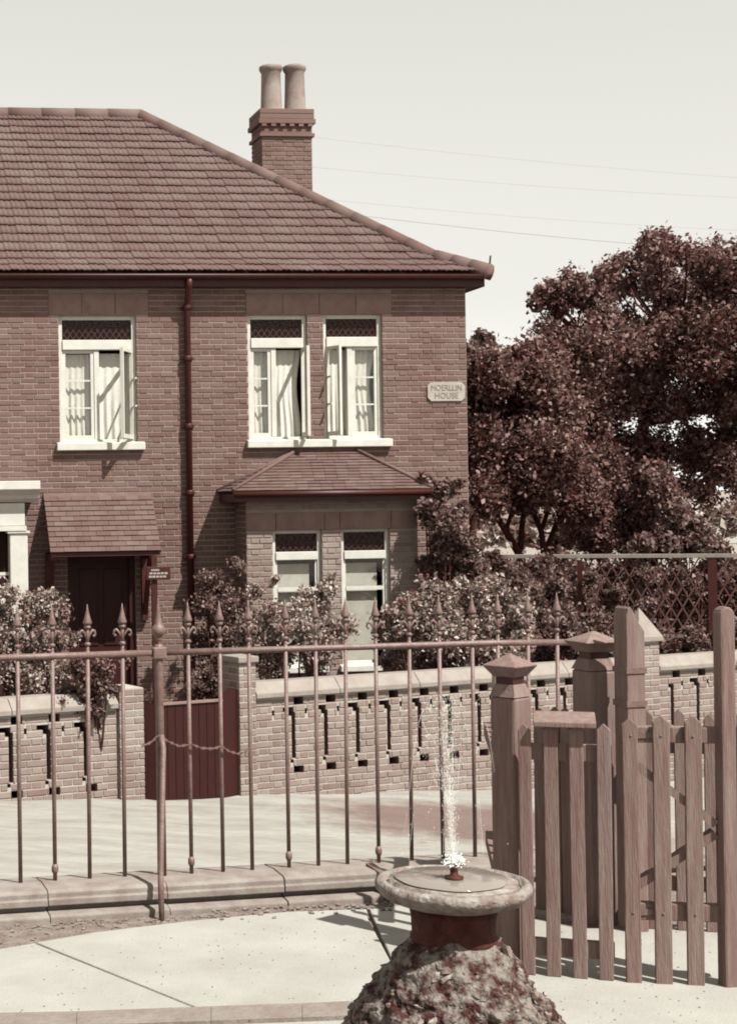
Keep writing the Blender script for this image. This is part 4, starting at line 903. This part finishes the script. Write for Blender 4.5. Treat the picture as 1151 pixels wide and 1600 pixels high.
# round-headed post on the right
p = at(1133, 1200, 5.95); t = thing('round_top_post', 'tall round-topped timber post closing the picket gate on the right', 'post', (p.x, p.y, 0), R(5))
z = lambda py: at(1133, py, 5.95).z; w = .029
MB().prism([(-w,-.03,-.03),(w,-.03,-.03),(w,-.03,z(962))] + [(w*math.cos(a), -.03, z(962)+.035*math.sin(a)) for a in np.linspace(.3, math.pi-.3, 7)] + [(-w,-.03,z(962))], (0,.06,0)).build('shaft', M['wood'], t, bevel=.008)
def picket_me(w, h, th=.022, pt=.025): return MB().prism([(-w,0,0),(w,0,0),(w,0,h-pt),(0,0,h),(-w,0,h-pt)], (0, th, 0))
def picket_panel(name, label, pxs, Y0, Y1, px0, px1, foot, top, w, cat):
    A, B = at(px0, 1300, Y0), at(px1, 1300, Y1); yaw = math.atan2(B.y-A.y, B.x-A.x); t = thing(name, label, cat, (A.x, A.y, 0), yaw); fr = Frame(0, 1, yaw, 0); fr.o = Vector((A.x, A.y, 0))
    for px in pxs:
        x = fr.hit(px, 1300)[0]; ww = w*random.uniform(.92, 1.08); zt = top + random.uniform(-.012, .012); o = picket_me(ww, zt-foot).build('picket', M['wood'], t, bevel=.003)
        o.location = (x, 0, foot); o.rotation_euler = (0, random.uniform(-.006,.006), 0)
    return t, fr
t, fr = picket_panel('picket_fence', 'short timber picket panel with pale top board beside the fountain', (823,862,903,944), 6.12, 6.02, 815, 955, .03, 1.0, .024, 'fence')
hh = lambda px, py: fr.hit(px, py); x0, x1 = hh(832,1120)[0], hh(930,1120)[0]
MB().prism([(x0, -.03, 1.004), (x0, .09, 1.032), (x0, .09, 1.010), (x0, -.03, .982)], (x1-x0, 0, 0)).build('top_board', M['wood'], t, bevel=.004)
MB().box(x0-.05, hh(955,1120)[0], .024, .06, hh(880,1190)[1], hh(880,1165)[1]).build('rail', M['wood'], t); MB().box(x0-.05, hh(955,1120)[0], .024, .06, hh(880,1498)[1], hh(880,1472)[1]).build('rail', M['wood'], t)
t, fr = picket_panel('picket_gate', 'timber picket gate with diagonal braces at the right edge', (987,1034,1084,1165), 6.0, 5.93, 975, 1130, .02, 1.03, .0285, 'gate')
x0, x1 = hh(978,1200)[0], hh(1180,1200)[0]
hh = lambda px, py: fr.hit(px, py); x0, x1 = hh(978,1200)[0], hh(1180,1200)[0]; r1, r2 = hh(1040,1150)[1], hh(1040,1428)[1]
MB().box(x0, x1, .024, .07, r1-.03, r1+.03).build('rail', M['wood'], t, bevel=.004); MB().box(x0, x1, .024, .07, r2-.032, r2+.032).build('rail', M['wood'], t, bevel=.004)
MB().bar((hh(985,1170)[0], .047, hh(985,1190)[1]), (hh(1120,1300)[0], .047, hh(1120,1290)[1]), .03, .06, (0,1,0)).build('brace', M['wood'], t); MB().bar((hh(985,1405)[0], .049, hh(985,1395)[1]), (hh(1120,1310)[0], .049, hh(1120,1305)[1]), .03, .06, (0,1,0)).build('brace', M['wood'], t)
for r_ in (r1, r2):
    MB().prism([(x0, .019, r_-.016), (x0+.16, .019, r_-.006), (x0+.16, .019, r_+.006), (x0, .019, r_+.016)], (0, .004, 0)).build('strap_hinge', M['iron'], t)
    for px in (987, 1034, 1084): MB().lathe([(.005, 0), (.004, .002), (.001, .003)], 8, (0, 0, 0)).build('nail_head', M['iron'], t).matrix_local = Matrix.Translation((hh(px, 1300)[0], -.001, r_)) @ Matrix.Rotation(R(90), 4, 'X')

t, fr = picket_panel('open_picket_leaf', 'second picket leaf standing open behind the front pickets', (842,868,884,912), 7.1, 6.95, 840, 915, .03, .93, .022, 'gate')
hb = lambda px, py: fr.hit(px, py)
t2, fr2 = picket_panel('rear_picket_fence', 'rear pickets glimpsed through the braced picket gate', (1012,1064,1110,1160), 6.75, 6.65, 1010, 1160, .03, .95, .022, 'fence')
for z in (.22, .80): MB().box(fr2.hit(1008,1300)[0], fr2.hit(1175,1300)[0], .024, .06, z-.03, z+.03).build('rail', M['wood'], t2)
for z in (.25, .78): MB().box(hb(838,1300)[0], hb(918,1300)[0], .024, .06, z-.03, z+.03).build('rail', M['wood'], t)
A, B = at(797, 1300, 6.5), at(779, 1300, 7.35); yaw = math.atan2(B.y-A.y, B.x-A.x); ln = (B.xy-A.xy).length
t = thing('side_picket_fence', 'picket fence seen edge-on running back from the front gate post to the railing', 'fence', (A.x, A.y, 0), yaw)
for k in range(6):
    o = picket_me(.018, 1.08 + random.uniform(-.01,.01)).build('picket', M['wood'], t, bevel=.003); o.location = (.04 + k*(ln-.08)/5, 0, .02)
for z in (.3, .8): MB().box(0, ln, .024, .06, z-.03, z+.03).build('rail', M['wood'], t)
# ------------------------------------------------------------------ fountain
fc = at(707, 1375, 4.8); fcx, fcy = fc.x, fc.y; RZt = fc.z
ft = thing('drinking_fountain', 'small stone fountain bowl on a rough shell-studded rock mound', 'fountain', (fcx, fcy, 0))
wob = lambda t_, z_: 1 + .012*math.sin(3*t_+1) + .009*math.sin(7*t_+z_*20) + .006*math.sin(13*t_)
FS = .828
sc = lambda pr: [(r*FS, z) for r, z in pr]
bowl = MB().lathe(sc([(.135, RZt-.072), (.20, RZt-.066), (.250, RZt-.050), (.272, RZt-.030), (.276, RZt-.014), (.264, RZt-.002), (.247, RZt), (.241, RZt-.02), (.231, RZt-.02), (.226, RZt-.004), (.15, RZt+.001), (.06, RZt+.004), (.02, RZt+.005)]), 90, wob=wob).build('bowl', M['bowl'], ft, True)
MB().lathe([(.026,0),(.028,.010),(.017,.013),(.012,.016),(.011,.040),(.013,.044),(.009,.048)], 16, (0, -.015, RZt+.004)).build('nozzle', M['collar'], ft, True)
wm = bpy.data.materials.new('wet_film'); wm.use_nodes = True; b_ = wm.node_tree.nodes['Principled BSDF']; b_.inputs['Base Color'].default_value = (.17,.145,.125,1); b_.inputs['Roughness'].default_value = .10
MB().lathe([(.165,0),(.163,.0015),(.08,.0045),(.0001,.006)], 60, (.0, .01, RZt+.002), wob=lambda a, z: 1+.02*math.sin(3*a)+.015*math.sin(7*a+1)).build('water_film', wm, ft, True)
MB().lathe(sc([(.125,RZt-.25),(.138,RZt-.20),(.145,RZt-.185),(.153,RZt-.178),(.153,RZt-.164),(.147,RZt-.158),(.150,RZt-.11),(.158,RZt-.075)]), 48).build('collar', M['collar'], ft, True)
# rough clinker mound
n1, n2 = 180, 110; V = []; F = []
from mathutils import noise as mn
MT = RZt - .155
def mound_pt(u, a):
    zz = MT*(1-u) - .05*u; r = FS*(.118 + .42*u**.78); q = Vector((math.cos(a)*r, math.sin(a)*r, zz))
    k = .13*mn.noise(q*8) + .16*abs(mn.noise(q*19+Vector((3,1,2)))) + .10*abs(mn.noise(q*42)) + .04*mn.noise(q*90)
    k = 1 + k*min(1, u*3+.25); return Vector((q.x*k, q.y*k, zz + .03*mn.noise(q*16)))
for j in range(n2):
    for i in range(n1): V.append(tuple(mound_pt(j/(n2-1), 2*math.pi*i/n1)))
for j in range(n2-1):
    for i in range(n1): a, b = j*n1+i, j*n1+(i+1) % n1; F.append((a, b, b+n1, a+n1))
mound = quads('rock_mound', np.array(V), F, M['rock'], ft)
shapes = []
for k in range(8):
    mb = MB(); n = random.choice((5, 6, 7)); pts_ = [(math.cos(2*math.pi*i/n)*random.uniform(.55,1.2), math.sin(2*math.pi*i/n)*random.uniform(.4,.95)) for i in range(n)]
    vs = [(x, y, -.5) for x, y in pts_] + [(x*random.uniform(.5,.9), y*random.uniform(.5,.9), random.uniform(.05,.5)) for x, y in pts_] + [(0, 0, random.uniform(.2,.6))]
    mb.add(vs, [(n+i, n+(i+1) % n, 2*n) for i in range(n)] + [(i, (i+1) % n, n+(i+1) % n, n+i) for i in range(n)]); me = mb.mesh('stone'); me.materials.append(M['shell']); shapes.append(me)
for k in range(260):
    u = random.uniform(.04, .98); a = random.uniform(math.pi*.95, math.pi*2.05); q = mound_pt(u, a)
    o = link('stone', random.choice(shapes), None, mound); o.location = q; s = random.choice((.007, .009, .012, .016, .022)); o.scale = (s*random.uniform(.8,1.6), s*random.uniform(.5,1), s*random.uniform(.4,1.0))
    nrm = Vector((math.cos(a), math.sin(a), .75)) + Vector((random.gauss(0,.6), random.gauss(0,.6), random.gauss(0,.6))); o.rotation_euler = (nrm.to_track_quat('Z', 'Y') @ Matrix.Rotation(random.uniform(0, 6.28), 3, 'Z').to_quaternion()).to_euler()
# water: ballistic strands and drops
mw = bpy.data.materials.new('spray'); mw.use_nodes = True; N = mw.node_tree.nodes; bs = N['Principled BSDF']; bs.inputs['Base Color'].default_value = (.8,.8,.76,1); bs.inputs['Roughness'].default_value = .15; bs.inputs['Alpha'].default_value = .22
wj = thing('water_jet', 'thin jet of water rising from the fountain nozzle', 'water', (fcx, fcy-.015, RZt+.052))
top = (1340-1078)/FPX*4.8; st = MB(); dr = MB(); g = 9.81
for k in range(16):
    hgt = top*random.uniform(.35, 1.0) if k > 2 else top*random.uniform(.93, 1.0); v = math.sqrt(2*g*hgt); a = random.uniform(0, 6.28); sp_ = abs(random.gauss(.03, .035)); tf = 2*v/g*.98; pts_ = []
    ox = -.05*hgt/top
    for i in range(40):
        tt = tf*i/39; pts_.append(Vector((math.cos(a)*sp_*tt/tf*2 + ox*(tt/tf)*1.2, math.sin(a)*sp_*tt/tf*2, v*tt - .5*g*tt*tt)))
    i = 0
    while i < 36:
        L = random.randint(2, 7); seg = pts_[i:i+L+1]
        if random.random() < (.75 if i < 14 else .4): st.tube(seg, [.0003]+[random.uniform(.0004,.0011)]*(len(seg)-2)+[.0003] if len(seg) > 2 else [.001]*len(seg), 5)
        i += L + random.randint(1, 3)
    for p in pts_:
        if random.random() < .5:
            s = random.uniform(.0008, .0024); c = p + Vector((random.gauss(0,.006), random.gauss(0,.006), random.gauss(0,.006))); dr.add([c+Vector((s,0,0)), c+Vector((-s,0,0)), c+Vector((0,s,0)), c+Vector((0,-s,0)), c+Vector((0,0,s*1.6)), c+Vector((0,0,-s*1.6))], [(0,2,4),(2,1,4),(1,3,4),(3,0,4),(2,0,5),(1,2,5),(3,1,5),(0,3,5)])
for k in range(1500):
    h_ = random.random()**.8; w_ = .004 + .016*h_**1.5 + .004*(1-h_); s_ = random.uniform(.0006, .0017); c = Vector((random.gauss(-.018*h_, w_), random.gauss(0, w_), top*h_))
    dr.add([c+Vector((s_,0,0)), c+Vector((-s_*.5,s_*.9,0)), c+Vector((-s_*.5,-s_*.9,0)), c+Vector((0,0,s_*2.2)), c+Vector((0,0,-s_*2.2))], [(0,1,3),(1,2,3),(2,0,3),(1,0,4),(2,1,4),(0,2,4)])
st.build('strand', mw, wj, True)['kind'] = 'stuff'; dr.build('droplets', mw, wj, True)['kind'] = 'stuff'
mb = MB()
for k in range(70):
    a = random.uniform(0, 6.28); e = random.uniform(.0, 1.5); d = Vector((math.cos(a)*math.cos(e), math.sin(a)*math.cos(e), math.sin(e))); L = .010 + abs(random.gauss(0, .013)); c = Vector((random.gauss(0,.003), random.gauss(0,.003), 0))
    mb.tube([c, c+d*L*.55 + Vector((0,0,.004)), c+d*L - Vector((0,0,L*.15))], [.0035, .0024, .0005], 5)
for k in range(420):
    c = Vector((random.gauss(0,.013), random.gauss(0,.013), abs(random.gauss(0,.016))-.006)); s_ = random.uniform(.0008, .0028)
    mb.add([c+Vector((s_,0,0)), c+Vector((-s_*.5,s_*.9,0)), c+Vector((-s_*.5,-s_*.9,0)), c+Vector((0,0,s_*1.5)), c+Vector((0,0,-s_*1.5))], [(0,1,3),(1,2,3),(2,0,3),(1,0,4),(2,1,4),(0,2,4)])
ms_ = mw.copy(); ms_.name = 'foam'; ms_.node_tree.nodes['Principled BSDF'].inputs['Alpha'].default_value = .85; mb.build('splash', ms_, wj, True)['kind'] = 'stuff'

# ------------------------------------------------------------------ wires in the sky
for k, (y0, y1, Y) in enumerate(((335, 392, 60), (318, 352, 64), (270, 300, 68), (222, 278, 72))):
    a, b = at(430, y0-14, Y), at(1500, y1+20, Y); pts_ = [a.lerp(b, i/24) + Vector((0, 0, -1.2*math.sin(math.pi*i/24)*.25)) for i in range(25)]
    w_ = MB().tube([p - a for p in pts_], .006 if k == 0 else .003, 5).build('overhead_wire', M['dark']); w_.location = a
    tag(w_, ('lowest and darkest wire crossing the sky right of the roof', 'second faint wire from below crossing the sky', 'third faint wire from below crossing the sky', 'topmost faint wire crossing the sky by the chimney')[k], 'wire', 'overhead wires')
